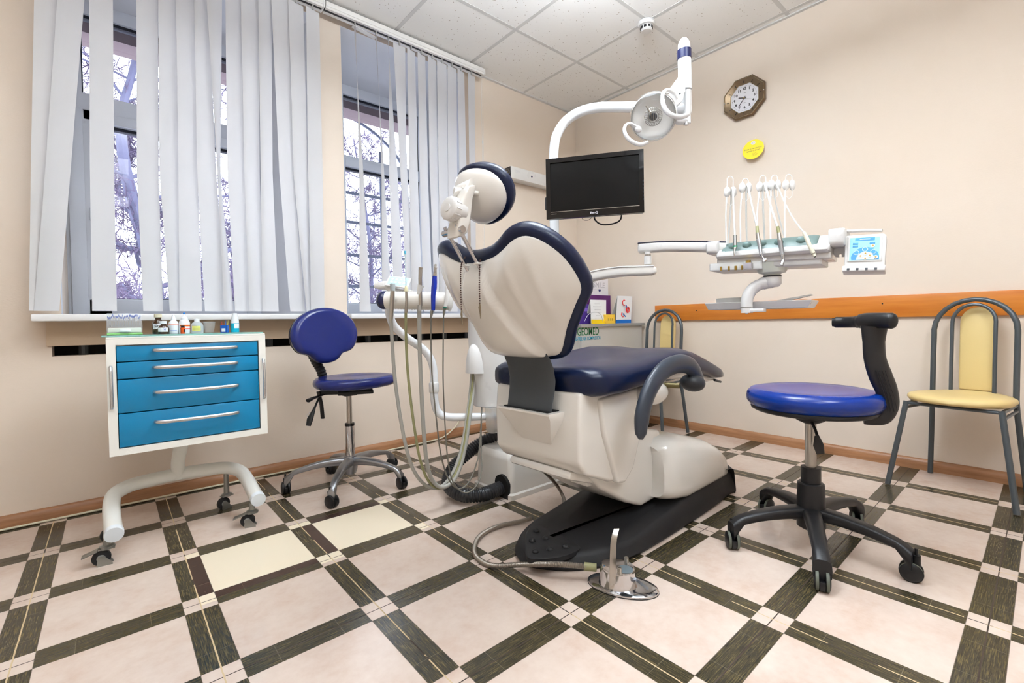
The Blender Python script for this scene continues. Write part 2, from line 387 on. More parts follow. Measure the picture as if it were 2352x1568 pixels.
def window(n, W, gx, z_lo, z_tr0, z_tr1, z_hi, label, handle=None):
    fr = M(); y0, y1 = YG, YG+.07
    fx0, fx1 = gx[0]-.085, gx[1]+.085; ft, fb = z_hi+.07, .90
    fr.span((fx0, y0, fb), (gx[0], y1, ft)); fr.span((gx[1], y0, fb), (fx1, y1, ft))
    fr.span((gx[0], y0, z_hi), (gx[1], y1, ft)); fr.span((gx[0], y0, fb), (gx[1], y1, z_lo)); fr.span((gx[0], y0, z_tr0), (gx[1], y1, z_tr1))
    o = struct(fr.build('window_%d' % n, PVC, smooth=0), label)
    sash = M()
    for a, b in (((fx0+.02, y0-.018, fb+.02), (gx[0], y0, z_tr0+.055)), ((gx[1], y0-.018, fb+.02), (fx1-.02, y0, z_tr0+.055)),
                 ((gx[0], y0-.018, fb+.02), (gx[1], y0, z_lo)), ((gx[0], y0-.018, z_tr0), (gx[1], y0, z_tr0+.055))): sash.span(a, b, bev=.004)
    if n == 1: sash.span((gx[0]-.002, y0-.018, fb+.02), (gx[0]+.098, y0+.034, z_tr0+.055), bev=.004)
    sash.build('sash', PVC, o, world=False)
    gk = M()
    for za, zb in ((z_lo, z_tr0), (z_tr1, z_hi)):
        for a, b in (((gx[0], y0+.02, za), (gx[0]+.006, y0+.06, zb)), ((gx[1]-.006, y0+.02, za), (gx[1], y0+.06, zb)), ((gx[0], y0+.02, za), (gx[1], y0+.06, za+.006)), ((gx[0], y0+.02, zb-.016), (gx[1], y0+.06, zb))): gk.span(a, b)
        if n == 1 and za == z_lo: gk.span((gx[0]+.096, y0+.0, za), (gx[0]+.103, y0+.03, zb))
    gk.build('gasket', GASKET, o, world=False, smooth=0)
    for za, zb in ((z_lo, z_tr0), (z_tr1, z_hi)):
        M().span((gx[0]+.006, y0+.035, za+.006), (gx[1]-.006, y0+.039, zb-.01)).build('glass', GLASS, o, world=False, smooth=0)
    # plastered reveals, splayed towards the room, and the head
    rv = M(); Y0 = YW+.001
    rv.raw([(W[0]+.001, Y0, ZS), (fx0, y0, ZS), (fx0, y0, ZH), (W[0]+.001, Y0, ZH), (W[0]-.03, Y0+.03, ZS), (fx0-.05, y0+.06, ZS), (fx0-.05, y0+.06, ZH), (W[0]-.03, Y0+.03, ZH)],
           [(0, 1, 2, 3), (4, 7, 6, 5), (0, 4, 5, 1), (3, 2, 6, 7), (0, 3, 7, 4), (1, 5, 6, 2)])
    rv.raw([(W[1]-.001, Y0, ZS), (fx1, y0, ZS), (fx1, y0, ZH), (W[1]-.001, Y0, ZH), (W[1]+.03, Y0+.03, ZS), (fx1+.05, y0+.06, ZS), (fx1+.05, y0+.06, ZH), (W[1]+.03, Y0+.03, ZH)],
           [(0, 1, 2, 3), (4, 7, 6, 5), (0, 4, 5, 1), (3, 2, 6, 7), (0, 3, 7, 4), (1, 5, 6, 2)])
    rv.raw([(W[0], Y0, ZH), (W[1], Y0, ZH), (fx1+.03, y0, ft), (fx0-.03, y0, ft), (W[0], Y0, ZH+.04), (W[1], Y0, ZH+.04), (fx1+.03, y0+.07, ZH+.04), (fx0-.03, y0+.07, ZH+.04)],
           [(0, 1, 2, 3), (4, 7, 6, 5), (0, 4, 5, 1), (3, 2, 6, 7), (0, 3, 7, 4), (1, 5, 6, 2)])
    rv.build('reveal', mat('white_reveal_paint', (222, 224, 230), .6), o, world=False, smooth=0)
    M().span(((-.249 if n == 1 else W[0]-.034), YW-.15, ZS-.003), (W[1]+.02, YG+.01, ZS+.027), bev=.006).build('window_sill', mat('white_sill_pvc', (236, 236, 236), .25, coat=.3), o, world=False)
    # outer rain-lintel seen at the top of the glass
    M().span((fx0-.1, YG+.14, z_hi-.035), (fx1+.1, YO+.1, z_hi+.2)).build('outer_lintel', mat('grey_brown_lintel', (112, 98, 100), .8), o, world=False, smooth=0)
    if handle:
        h = M(); hx, hz = handle; h.box((hx, y0-.024, hz), (.03, .014, .07), bev=.005); h.tube([(hx, y0-.03, hz), (hx, y0-.055, hz-.005)], .011)
        h.tube(smoothpts([(hx, y0-.055, hz+.005), (hx+.004, y0-.058, hz-.05), (hx+.010, y0-.058, hz-.13)]), .011, flat=.7, up=(1, 0, 0)); h.build('handle', PVC, o, world=False)
    return o
w1 = window(1, W1, (-.085, .67), 1.005, 1.965, 2.113, 2.54, 'tall white framed window with a transom behind vertical blinds, left of the two', handle=(-.055, 1.46))
w2 = window(2, W2, (1.335, 1.96), 1.0, 2.01, 2.09, 2.54, 'tall white framed window with an iron grille outside, right of the two')
# iron grille outside window 2
gr = M(); gy = YO+.16; GI = mat('grille_iron', (92, 100, 120), .6)
for z in (1.16, 1.42, 1.69, 1.93, 2.22): gr.span((1.0, gy, z-.012), (2.5, gy+.006, z+.012))
for x in (1.80, 2.4): gr.span((x-.01, gy+.006, .9), (x+.01, gy+.014, 2.33))
gr.tube([(1.35+.75*math.cos(R_(a)), gy, 1.95+.62*math.sin(R_(a))) for a in range(-10, 136, 5)], .012, seg=6)
gr.build('grille', GI, w2, world=False, smooth=0)

# ---------------------------------------------------------------- vertical blinds
BLIND = mat('blind_fabric', (228, 227, 226), .8, spec=.2); t = NT(BLIND); v, p = t.xyz()
t.bump(t.noise(t.scaled(v, 220, 220, 6), 2, 3), .15, .0006)
tl = t.new('ShaderNodeBsdfTranslucent'); tl.inputs[0].default_value = (.93, .93, .95, 1); ms = t.new('ShaderNodeMixShader'); ms.inputs[0].default_value = .42
t.nt.links.new(t.b.outputs[0], ms.inputs[1]); t.nt.links.new(tl.outputs[0], ms.inputs[2]); t.nt.links.new(ms.outputs[0], t.nt.nodes['Material Output'].inputs[0])
ALUR = mat('blind_rail_white', (232, 230, 226), .35); SLOT = mat('rail_slot', (60, 60, 64), .5)
SLATS = [
[(-0.209, -0.128, 2.19), (-0.236, -0.166, 1.5), (-0.255, -0.200, 0.95)],[(-0.14, -0.058, 2.22), (-0.193, -0.118, 1.51), (-0.24, -0.165, 0.95)],
[(-0.036, 0.045, 2.27), (-0.052, 0.030, 1.54), (-0.06, 0.024, 0.95)],[(0.129, 0.211, 2.33), (0.111, 0.194, 1.57), (0.118, 0.195, 0.95)],
[(0.211, 0.284, 2.36), (0.196, 0.272, 1.59), (0.217, 0.262, 0.95)],[(0.281, 0.358, 2.39), (0.27, 0.352, 1.6), (0.259, 0.352, 0.95)],
[(0.355, 0.423, 2.42), (0.347, 0.431, 1.62), (0.363, 0.462, 0.95)],[(0.41, 0.479, 2.45), (0.433, 0.452, 1.63), (0.443, 0.492, 0.95)],
[(0.491, 0.567, 2.48), (0.478, 0.56, 1.64), (0.494, 0.571, 0.96)],[(0.563, 0.649, 2.51), (0.556, 0.635, 1.66), (0.561, 0.638, 0.96)],
[(0.645, 0.716, 2.54), (0.633, 0.7, 1.67), (0.626, 0.711, 0.96)],[(0.714, 0.804, 2.58), (0.727, 0.807, 1.69), (0.765, 0.85, 0.96)],
[(0.8, 0.885, 2.62), (0.802, 0.885, 1.7), (0.847, 0.890, 0.96)],[(0.894, .975, 2.66), (0.883, 0.970, 1.72), (0.879, 0.962, 0.96)],
[(1.181, 1.19, 2.65), (1.181, 1.226, 1.77), (1.168, 1.250, 0.93)],[(1.317, 1.330, 2.65), (1.327, 1.366, 1.8), (1.316, 1.398, 0.96)],
[(1.397, 1.416, 2.65), (1.384, 1.459, 1.82), (1.397, 1.480, 0.97)],[(1.44, 1.528, 2.6), (1.462, 1.529, 1.83), (1.490, 1.57, 0.97)],
[(1.532, 1.607, 2.6), (1.529, 1.608, 1.84), (1.53, 1.617, 0.97)],[(1.61, 1.685, 2.6), (1.608, 1.686, 1.86), (1.619, 1.702, 0.97)],
[(1.692, 1.772, 2.6), (1.686, 1.766, 1.88), (1.702, 1.78, 0.97)],[(1.765, 1.852, 2.6), (1.759, 1.846, 1.89), (1.751, 1.831, 0.97)],
[(1.851, 1.938, 2.6), (1.839, 1.926, 1.91), (1.823, 1.909, 0.97)],[(1.933, 2.010, 2.6), (1.932, 2.012, 1.92), (1.940, 2.012, 0.97)],
[(2.025, 2.105, 2.6), (2.020, 2.095, 1.94), (2.018, 2.080, 0.97)]]
def blind(name, x0, x1, slats, label, chainx=None):
    b = thing(name, label, 'blind', ((x0+x1)/2, 2.80, 2.70))
    r = M(); r.span((x0, 2.765, 2.706), (x1, 2.84, 2.735), bev=.004); r.span((x0, 2.77, 2.692), (x1, 2.787, 2.707)); r.span((x0, 2.813, 2.692), (x1, 2.83, 2.707)); r.box((x1+.004, 2.80, 2.712), (.01, .07, .042), bev=.003)
    r.build('head_rail', ALUR, b, smooth=0); M().span((x0, 2.787, 2.698), (x1, 2.813, 2.707)).build('rail_channel', SLOT, b, smooth=0)
    for si, rows in enumerate(slats):
        s = M(); T = .0012; rows_ = rows
        def ev(z):
            (a0, a1, az), (b0, b1, bz), (c0, c1, cz) = rows_
            if z >= bz: f = (z-bz)/(az-bz); f = min(f, 1.25); l, r2 = b0+(a0-b0)*f, b1+(a1-b1)*f
            else: f = (bz-z)/(bz-cz); l, r2 = b0+(c0-b0)*f, b1+(c1-b1)*f
            return l, r2
        cols = 5; rowsn = 16; ztop, zbot = 2.672, .922; F = []; V = []
        ph = rnd.random()*6
        for i in range(rowsn+1):
            z = ztop+(zbot-ztop)*i/rowsn; l, r2 = ev(z); dx = max(r2-l, .006); tw = min(math.sqrt(max(.089**2-dx*dx, .0)), .085)*.45+.006
            sway = .004*math.sin(i*.5+ph)*(i/rowsn)
            for j in range(cols):
                f = j/(cols-1); V.append((l+dx*f, 2.80-tw*(.5-f)+sway+.003*math.sin(f*math.pi), z))
        n = (rowsn+1)*cols; V += [(a, y+T, z) for a, y, z in V]
        for i in range(rowsn):
            for j in range(cols-1):
                q = i*cols+j; F.append((q, q+1, q+cols+1, q+cols)); F.append((q+n, q+n+cols, q+n+cols+1, q+n+1))
        for i in range(rowsn):
            for q in (i*cols, i*cols+cols-1): F.append((q, q+cols, q+cols+n, q+n))
        for j in range(cols-1):
            for q in (j, rowsn*cols+j): F.append((q, q+1, q+1+n, q+n))
        s.raw(V, F); o = s.build('slat', BLIND, b, smooth=60)
        l, r2 = ev(ztop); xm = (l+r2)/2
        M().box((xm, 2.80, 2.684), (.006, .014, .03)).build('carrier', mat('clear_carrier', (190, 190, 186), .3), b, smooth=0)
        l, r2 = ev(.93); tw = min(math.sqrt(max(.089**2-(r2-l)**2, 0)), .085)*.8+.008
    zs = [2.69, 1.0]
    if chainx:
        c = M()
        for dx in (0, .012): c.tube([(chainx+dx, 2.79, 2.70), (chainx+dx, 2.80, 1.9), (chainx+dx, 2.81, 1.25)], .0012, seg=5)
        c.tube([(chainx, 2.81, 1.25), (chainx+.006, 2.81, 1.235), (chainx+.012, 2.81, 1.25)], .0012, seg=5); c.box((chainx+.006, 2.80, 2.2), (.005, .005, .02))
        c.build('pull_cord', WHITE, b)
    return b
blind('vertical_blind', -.30, .985, SLATS[:14], 'white fabric vertical blind with gappy slats over the left window')
blind('vertical_blind', 1.0, 2.16, SLATS[14:], 'white fabric vertical blind with three twisted slats over the right window', chainx=2.15)
# a slat fallen flat in the rail of the right blind
tag(M().box((1.245, 2.805, 2.664), (.15, .03, .003), Matrix.Rotation(R_(7), 3, 'Y')).build('loose_slat_holder', ALUR, smooth=0, loc=(1.245, 2.805, 2.664)), 'loose white blind hanger strip caught crosswise under the right blind rail', 'blind hanger')

# ---------------------------------------------------------------- outdoors
BARK = mat('hazed_grey_bark', (84, 84, 106), .9, bump=(12, .5, .02)); TWIG = mat('hazed_brown_twigs', (84, 74, 96), .9)  # bluish outdoor haze is mixed into both colours
struct(M().span((-20, YO+.02, -2.2), (30, 40, -2.0)).build('ground_outside', mat('bounce_white_ground', (226, 224, 232), .95, bump=(3, .6, .05)), smooth=0))  # ground whitened to bounce daylight up to the ceiling
def tree(x, y, h, r, seed, label, name='bare_tree', lean=(0, 0), n1=26, twm=TWIG, low=.18, pts=None):
    rn = random.Random(seed); base = Vector((x, y, -2.0)); tr = M()
    pts = [Vector(q) for q in pts] if pts else [base+Vector((lean[0]*f+.25*math.sin(f*5+seed), lean[1]*f, h*f)) for f in [i/8 for i in range(9)]]
    P = smoothpts(pts, 3); n = len(P)
    tr.tube(P, [r*(1-.88*i/n) for i in range(n)], seg=9)
    o = tag(tr.build(name, BARK, loc=base), label, 'tree', 'bare trees outside the windows')
    br = M(); tw = M()
    for k in range(n1):
        f = low+(1-low)*k/n1; i = int(f*(n-1)); s = P[i]; a = rn.random()*6.283; L = (1.0-.6*f)*h*.38*(.6+.6*rn.random())
        d = Vector((math.cos(a), math.sin(a), .35+.5*rn.random())).normalized(); pp = [s]
        for q in range(6):
            d = (d+Vector((rn.gauss(0, .22), rn.gauss(0, .22), rn.gauss(-.02, .2)))).normalized(); pp.append(pp[-1]+d*L/6)
        r0 = r*(1-.85*f)*.34; br.tube(pp, [r0*(1-.8*q/6)+.004 for q in range(7)], seg=5, caps=False)
        for q in range(1, 7):
            for _ in range(5):
                d2 = (d+Vector((rn.gauss(0, .8), rn.gauss(0, .8), rn.gauss(0, .7)))).normalized(); L2 = L*.38*(.4+rn.random()); c = [pp[q]]
                for _2 in range(4):
                    d2 = (d2+Vector((rn.gauss(0, .3), rn.gauss(0, .3), rn.gauss(-.05, .3)))).normalized(); c.append(c[-1]+d2*L2/4)
                tw.tube(c, [.010, .008, .006, .005, .004], seg=3, caps=False)
                for w3 in range(1, 5):
                    for _3 in range(2):
                        d3 = (d2+Vector((rn.gauss(0, .9), rn.gauss(0, .9), rn.gauss(0, .8)))).normalized()*L2*.3
                        tw.tube([c[w3], c[w3]+d3*.5+Vector((0, 0, rn.gauss(0, .03))), c[w3]+d3], [.006, .005, .003], seg=3, caps=False)
    br.build('branches', BARK, o, world=True); b = tw.build('twigs', twm, o, world=True, smooth=0); b['kind'] = 'stuff'
    return o
tree(.95, 8.2, 6.2, .15, 3, 'large bare tree with a leaning trunk seen through the left window', n1=34, low=.1,
     pts=[(.40, 8.2, -2), (.42, 8.2, -.5), (.46, 8.2, .6), (.48, 8.2, 1.4), (.38, 8.2, 2.1), (.22, 8.2, 2.9), (.18, 8.2, 3.7), (.36, 8.3, 4.6), (.5, 8.3, 6.0)])
tree(-1.4, 11, 6.5, .10, 11, 'slim bare tree standing left of the large leaning tree', n1=30, lean=(.4, 0))
tree(2.4, 12.5, 6.5, .12, 21, 'bare tree behind the gap between the two windows', n1=30)
tree(4.9, 11.5, 7.5, .10, 5, 'bare birch-like tree with drooping twigs seen through the right window', n1=36, low=.1)
tree(7.4, 14, 8, .12, 8, 'far bare tree at the right edge of the right window view', n1=34, low=.12)
for k, (x, y, s) in enumerate([(.2, 15, 31), (-2.8, 16, 32), (4.6, 17, 33), (7.8, 16, 34)]):
    rn = random.Random(s); q = M()
    for _ in range(260):
        a = Vector((x+rn.gauss(0, 1.1), y+rn.gauss(0, .8), -2)); d = Vector((rn.gauss(0, .35), rn.gauss(0, .3), 1)).normalized(); L = 2.2+2*rn.random(); c = [a]
        for _2 in range(5): d = (d+Vector((rn.gauss(0, .2), rn.gauss(0, .2), 0))).normalized(); c.append(c[-1]+d*L/5)
        q.tube(c, [.022, .018, .014, .011, .008, .005], seg=3, caps=False)
        for i in (2, 3, 4, 5):
            for _3 in range(3):
                d3 = Vector((rn.gauss(0, 1), rn.gauss(0, .6), rn.gauss(.3, .7))).normalized()*.55; q.tube([c[i], c[i]+d3*.5, c[i]+d3], [.010, .008, .004], seg=3, caps=False)
    tag(q.build('thicket_shrub', TWIG, smooth=0, loc=(x, y, -2)), ['leafless brown shrub thicket low behind the large leaning tree', 'leafless shrub thicket low at the far left of the left window', 'leafless shrub thicket low behind the birch-like tree', 'leafless shrub thicket low at the right of the right window'][k], 'shrub', 'leafless shrubs outside')

# ---------------------------------------------------------------- things on the walls and ceiling
OAK = wood('orange_veneer_board', (206, 128, 48), (190, 108, 34), .35, 'Y', 3)
wb = tag(M().span((XR-.018, YB+.2, .828), (XR-.001, 2.07, .95), bev=.002).build('wall_guard_board', OAK, loc=(XR-.01, .5, .89)), 'long orange wood-veneer guard board on the right wall behind the chairs', 'wall board')
s_ = M(); [s_.lathe([(.004, 0), (.004, .002)], (XR-.018, y, z), (-1, 0, 0), seg=10) for y, z in ((.62, .905), (1.72, .90), (-.4, .905))]; s_.build('screw', BLACK, wb)

def octo(r, rot=22.5): return [(r*math.cos(R_(rot+45*k))/math.cos(R_(22.5)), r*math.sin(R_(rot+45*k))/math.cos(R_(22.5))) for k in range(8)]
ck = thing('wall_clock', 'octagonal bronze-framed wall clock with a white dial on the right wall', 'clock', (XR-.001, 1.365, 2.335))
KX = frame((XR-.001, 1.365, 2.335), (0, -1, 0), (-1, 0, 0))
CASE = mat('bronze_clock_case', (118, 100, 78), .3, metal=.75); CASEL = mat('light_bronze_edge', (176, 160, 132), .28, metal=.7)
def ringloft(m, prof, mi=0):
    m.loft([[KX @ Vector((x, y, h)) for x, y in octo(r)] for r, h in prof], caps=False, mi=mi)
c_ = M(); ringloft(c_, [(.118, 0), (.134, .004), (.137, .018), (.131, .028), (.128, .030), (.124, .026), (.118, .024), (.092, .014), (.092, 0)]); c_.build('case', CASE, ck, smooth=20)
c_ = M(); ringloft(c_, [(.129, .0285), (.1275, .032), (.125, .029)]); ringloft(c_, [(.094, .0145), (.092, .0165), (.090, .0145)]); c_.build('rim', CASEL, ck, smooth=20)
M().prism(octo(.092), .004, .012, KX).build('dial', mat('clock_dial', (236, 236, 242), .5), ck, smooth=0)
BI = mat('black_ink', (20, 20, 24), .6)
tk = M()
for k in range(60):
    a = R_(6*k)
    tk.box(KX @ Vector((.080*math.sin(a), .080*math.cos(a), .0124)), (.001, .0016 if k % 5 else .003, .0016 if k % 5 else .003))
    if k % 5 == 0:
        tk.box(KX @ Vector((.107*math.sin(a), .107*math.cos(a), .0215)), (.0015, .0035, .016), Matrix.Rotation(a, 3, 'X'))
tk.build('minute_marks', BI, ck, smooth=0)
for k in range(1, 13):
    a = R_(30*k); text('numeral', str(k), .024, KX @ Matrix.Translation((.066*math.sin(a), .064*math.cos(a), .0124)), BI, ck, bold=.0006)
for dy, L in ((.036, .022), (-.032, .014)): M().box(KX @ Vector((0, dy, .0122)), (.0006, L, .0016)).build('dial_print', BI, ck, smooth=0)
for nm, L, wd, ang, h in (('hour_hand', .042, .006, 288, .0145), ('minute_hand', .066, .004, 218, .016), ('second_hand', .07, .001, 118, .0175)):
    a = R_(ang); M().prism([(-wd/2, -.012), (wd/2, -.012), (wd/2, L*.9), (0, L), (-wd/2, L*.9)], h-.0005, h+.0005, KX @ Matrix.Rotation(-a, 4, 'Z')).build(nm, BI if wd > .002 else STEEL, ck, smooth=0)
M().lathe([(.004, 0), (.004, .008)], KX @ Vector((0, 0, .012)), (-1, 0, 0), seg=14).build('hand_hub', GOLD, ck)
st = M(); [st.ball(KX @ Vector((x, 0, .030)), .005) for x in (-.129, .129)]; st.build('stud', CHROME, ck)

tg = thing('hanging_disc_tag', 'round yellow card tag hanging below the clock', 'tag', (XR-.03, 1.303, 1.965))
TX = frame((XR-.034, 1.303, 1.965), (.10, -1, 0), (-1, -.10, .10))
YEL = mat('yellow_card', (250, 222, 30), .5)
M().lathe([(.066, 0), (.066, .0012)], TX @ Vector((0, 0, 0)), TX.to_3x3() @ Vector((0, 0, 1)), seg=48).build('disc', YEL, tg)
M().prism([(.0155*math.cos(R_(60*k)), .044+.0135*math.sin(R_(60*k))) for k in range(6)], .0012, .0016, TX).build('white_flower_logo', WHITE, tg, smooth=0)
M().tube([TX @ Vector((.006*math.cos(R_(a)), .043+.006*math.sin(R_(a)), .0018)) for a in range(-30, 211, 30)], .0008, seg=5).build('logo_mark', GOLD, tg)
OL = mat('olive_ink', (120, 118, 60), .6)
text('lettering', 'Бери в рассрочку', .0125, TX @ Matrix.Translation((0, .006, .0013)), OL, tg, bold=.0002); text('lettering', 'прямо сейчас!', .0125, TX @ Matrix.Translation((0, -.009, .0013)), OL, tg, bold=.0002)
for dy, L in ((-.028, .045), (-.035, .06), (-.042, .05)): M().box(TX @ Vector((0, dy, .0015)), (.0004, L, .0012)).build('small_print', OL, tg, smooth=0)
M().tube([TX @ Vector((0, .060, .001)), (XR-.012, 1.298, 2.045), (XR-.002, 1.298, 2.052)], .0006, seg=4).build('thread', WHITE, tg)

sd = thing('smoke_detector', 'white round smoke detector on the ceiling tile', 'smoke detector', (2.654, 1.70, ZC))
M().lathe([(.052, 0), (.055, -.012), (.050, -.024), (.036, -.026), (.036, -.05), (.030, -.058), (0, -.060)], (2.654, 1.70, ZC-.004), seg=36).build('housing', WHITE, sd)
q = M(); [q.box((2.654+.037*math.cos(a), 1.70+.037*math.sin(a), ZC-.042), (.004, .016, .014), Matrix.Rotation(a, 3, 'Z')) for a in [R_(360/9*k) for k in range(9)]]; q.build('sensor_slot', BLACK, sd, smooth=0)
sd2 = thing('motion_sensor', 'small white corner sensor under the ceiling above the lamp arm', 'sensor', (3.27, 2.85, 2.70))
M().lathe([(.035, .0), (.034, -.03), (.022, -.05), (0, -.055)], (3.24, 2.82, ZC-.003), seg=20).build('housing', WHITE, sd2)
M().ball((3.222, 2.80, ZC-.035), .006).build('indicator', BLACK, sd2)

ub = thing('air_steriliser', 'long white wall-mounted ultraviolet air steriliser box with a fan at its end', 'air steriliser', (2.78, YW-.05, 2.03))
M().span((2.435, YW-.095, 1.985), (3.16, YW-.012, 2.08), bev=.004).build('housing', WHITE, ub)
M().span((2.431, YW-.09, 1.99), (2.437, YW-.017, 2.075)).build('fan_frame', BLACK, ub, smooth=0)
q = M(); fc = Vector((2.429, YW-.053, 2.032))
for r in (.012, .019, .026, .033): q.tube([fc+Vector((0, r*math.cos(R_(a)), r*math.sin(R_(a)))) for a in range(0, 360, 20)], .0012, seg=5, closed=True)
for a in (45, 135, 225, 315): q.tube([fc, fc+Vector((0, .045*math.cos(R_(a)), .045*math.sin(R_(a))))], .0012, seg=5)
q.build('fan_guard', STEEL, ub); M().lathe([(.011, 0), (.011, .003)], fc, (-1, 0, 0)).build('fan_hub', mat('yellow_hub', (190, 176, 90), .4), ub)
M().lathe([(.008, 0), (.007, .003)], (2.66, YW-.095, 2.035), (0, -1, 0)).build('indicator_lens', NAVYP, ub)
M().prism([(0, 0), (.025, 0), (.022, .04)], 0, .001, frame((2.905, YW-.0955, 2.025), (1, 0, 0), (0, -1, 0))).build('blue_sticker', mat('sky_blue_sticker', (70, 170, 225), .4), ub, smooth=0)
for dz_, L in ((.020, .05), (.012, .06), (.004, .045)): M().box((2.50, YW-.0953, 2.035+dz_), (L, .0006, .0012)).build('faint_print', mat('grey_ink', (190, 190, 198), .6), ub, smooth=0)
# cable along the foot of the window wall
cb = M(); cb.tube(smoothpts([(-1.2, YW-.03, .006), (0, YW-.026, .007), (1.2, YW-.027, .006), (1.62, YW-.03, .008), (1.80, YW-.03, .02), (1.92, YW-.026, .09), (1.98, YW-.01, .16)], 5), .005, seg=8)
tag(cb.build('floor_cable', mat('cream_cable', (224, 216, 190), .45), loc=(0, YW-.03, .006)), 'cream cable running along the baseboard under the windows', 'cable')
bk = M(); bk.box((1.052, YW-.012, .905), (.05, .02, .028), bev=.002); 
for i in range(5): bk.box((1.035+.009*i, YW-.0235, .905), (.003, .004, .02))
tag(bk.build('wooden_bracket', wood('pale_wood', (196, 160, 100), (150, 118, 70), .6), loc=(1.052, YW-.012, .905)), 'small notched wooden bracket on the wall between the two window sills', 'bracket')
# ---------------------------------------------------------------- shared furniture parts
def plate_caster(parent, x, y, ang, brake, ztop):
    """steel fork caster with one rubber wheel, turned by ang"""
    d = Vector((math.cos(ang), math.sin(ang), 0)); s = Vector((-d.y, d.x, 0)); r = .027; c = Vector((x, y, 0))+d*.016+Vector((0, 0, r))
    f = M(); rot = Matrix.Rotation(ang, 3, 'Z')
    f.lathe([(.0, .056), (.021, .056), (.022, .066), (.012, .070), (.010, ztop)], (x, y, 0), seg=16)
    for k in (-1, 1):
        X = frame(c+s*(.0125*k)-Vector((0, 0, 0)), d, s)
        f.prism([(-.032, .031), (-.030, .018), (-.008, -.008), (.008, -.008), (.012, .02), (.008, .031)], -.0016, .0016, X)
    f.box(Vector((x, y, .0585)), (.046, .030, .004), rot)
    if brake: f.box(c+d*.030+Vector((0, 0, .022)), (.046, .034, .004), rot @ Matrix.Rotation(R_(18), 3, 'Y'), bev=.001)
    o = f.build('caster', mat('zinc_plated_steel', (150, 152, 148), .35, metal=.9), parent)
    w = M(); w.lathe([(.008, -.010), (.019, -.010), (r, -.006), (r, .006), (.019, .010), (.008, .010)], c, s, seg=24); w.build('wheel', RUBBER, o)
    w = M(); w.lathe([(0, -.0115), (.012, -.0115), (.013, -.009), (.013, .009), (.012, .0115), (0, .0115)], c, s, seg=20); w.build('wheel_disc', mat('grey_wheel_disc', (150, 152, 150), .4), o)
def twin_caster(parent, x, y, ang, r, ztop, ring=None):
    d = Vector((math.cos(ang), math.sin(ang), 0)); s = Vector((-d.y, d.x, 0)); c = Vector((x, y, r))
    h = M(); h.lathe([(.004, r), (.005, ztop+.02)], c-d*.012-Vector((0, 0, r))+Vector((0, 0, 0)), seg=10)
    pts = [(-r*1.02, r*.15)]+[(r*1.06*math.cos(R_(a)), r*1.06*math.sin(R_(a))) for a in range(150, -21, -15)]+[(r*.3, -r*.1)]
    h.prism(pts, -.0075, .0075, frame(c, d, s), bev=.002); h.lathe([(.011, r*.8), (.011, ztop-.0)], Vector((x, y, 0))-d*.012, seg=14)
    o = h.build('caster', BLACK, parent)
    for k in (-1, 1):
        w = M(); w.lathe([(0, .008), (r*.8, .0075), (r, .010), (r, .0165), (r*.86, .0205), (r*.55, .0225), (0, .0235)], c, s*k, seg=26); w.build('wheel', BLACK, o)
        if ring:
            w = M(); w.lathe([(r*1.012, .0095), (r*1.02, .013), (r*1.0, .018)], c, s*k, seg=26, caps=False); w.build('tread', ring, o)
def star_leg(m, c, e, z0, z1, w0, w1, h0, h1, arch=.02, mi=0, tip=.03):
    """one arched spoke of a five-star foot, from hub c to caster point e"""
    c = Vector(c); e = Vector(e); d = (e-c); L = d.length; d.normalize(); s = Vector((-d.y, d.x, 0)); rings = []
    N = 14
    for i in range(N+1):
        f = i/N; w = w0+(w1-w0)*f; h = h0+(h1-h0)*f; z = z0+(z1-z0)*f*f*(1.0)+arch*math.sin(math.pi*f*.9)
        if f > .86: z -= tip*((f-.86)/.14)**2*.5; w *= 1+.25*(f-.86)/.14; h = h+tip*((f-.86)/.14)
        p = c+d*(L*f*1.02); rr = []
        for a in range(14):
            t = 2*math.pi*a/14; cx = math.copysign(abs(math.cos(t))**.6, math.cos(t)); sy = math.copysign(abs(math.sin(t))**.6, math.sin(t))
            rr.append(Vector((p.x, p.y, 0))+s*(w*cx)+Vector((0, 0, z-h+h*sy)))
        rings.append(rr)
    m.loft(rings, mi=mi)

# ---------------------------------------------------------------- instrument cabinet on wheels
cb = thing('instrument_cabinet', 'white dental instrument cabinet on wheels with four blue drawers', 'cabinet', (.245, 2.40, 0))
x0, x1, y0, y1, z0, z1 = -.015, .498, 2.195, 2.60, .382, .803
b = M(); b.span((x0, y0+.016, z0), (x0+.018, y1, z1)); b.span((x1-.018, y0+.016, z0), (x1, y1, z1)); b.span((x0+.018, y1-.012, z0), (x1-.018, y1, z1)); b.span((x0+.018, y0+.016, z0), (x1-.018, y1-.012, z0+.014)); b.span((x0+.018, y0+.016, z1-.03), (x1-.018, y1-.012, z1-.018))
b.build('carcass', ENAMEL, cb, smooth=0)
b = M(); b.span((x0, y0-.004, z0), (x0+.026, y0+.016, z1)); b.span((x1-.026, y0-.004, z0), (x1, y0+.016, z1)); b.span((x0+.026, y0-.004, z0), (x1-.026, y0+.016, z0+.024)); b.span((x0+.026, y0-.004, z1-.022), (x1-.026, y0+.016, z1))
b.build('front_frame', ENAMEL, cb, smooth=0)
M().span((x0+.02, y0+.03, z0+.02), (x1-.02, y0+.034, z1-.02)).build('painted_gap_shade', DARK, cb, smooth=0)  # dark sheet behind the drawers stands for the shade in their gaps
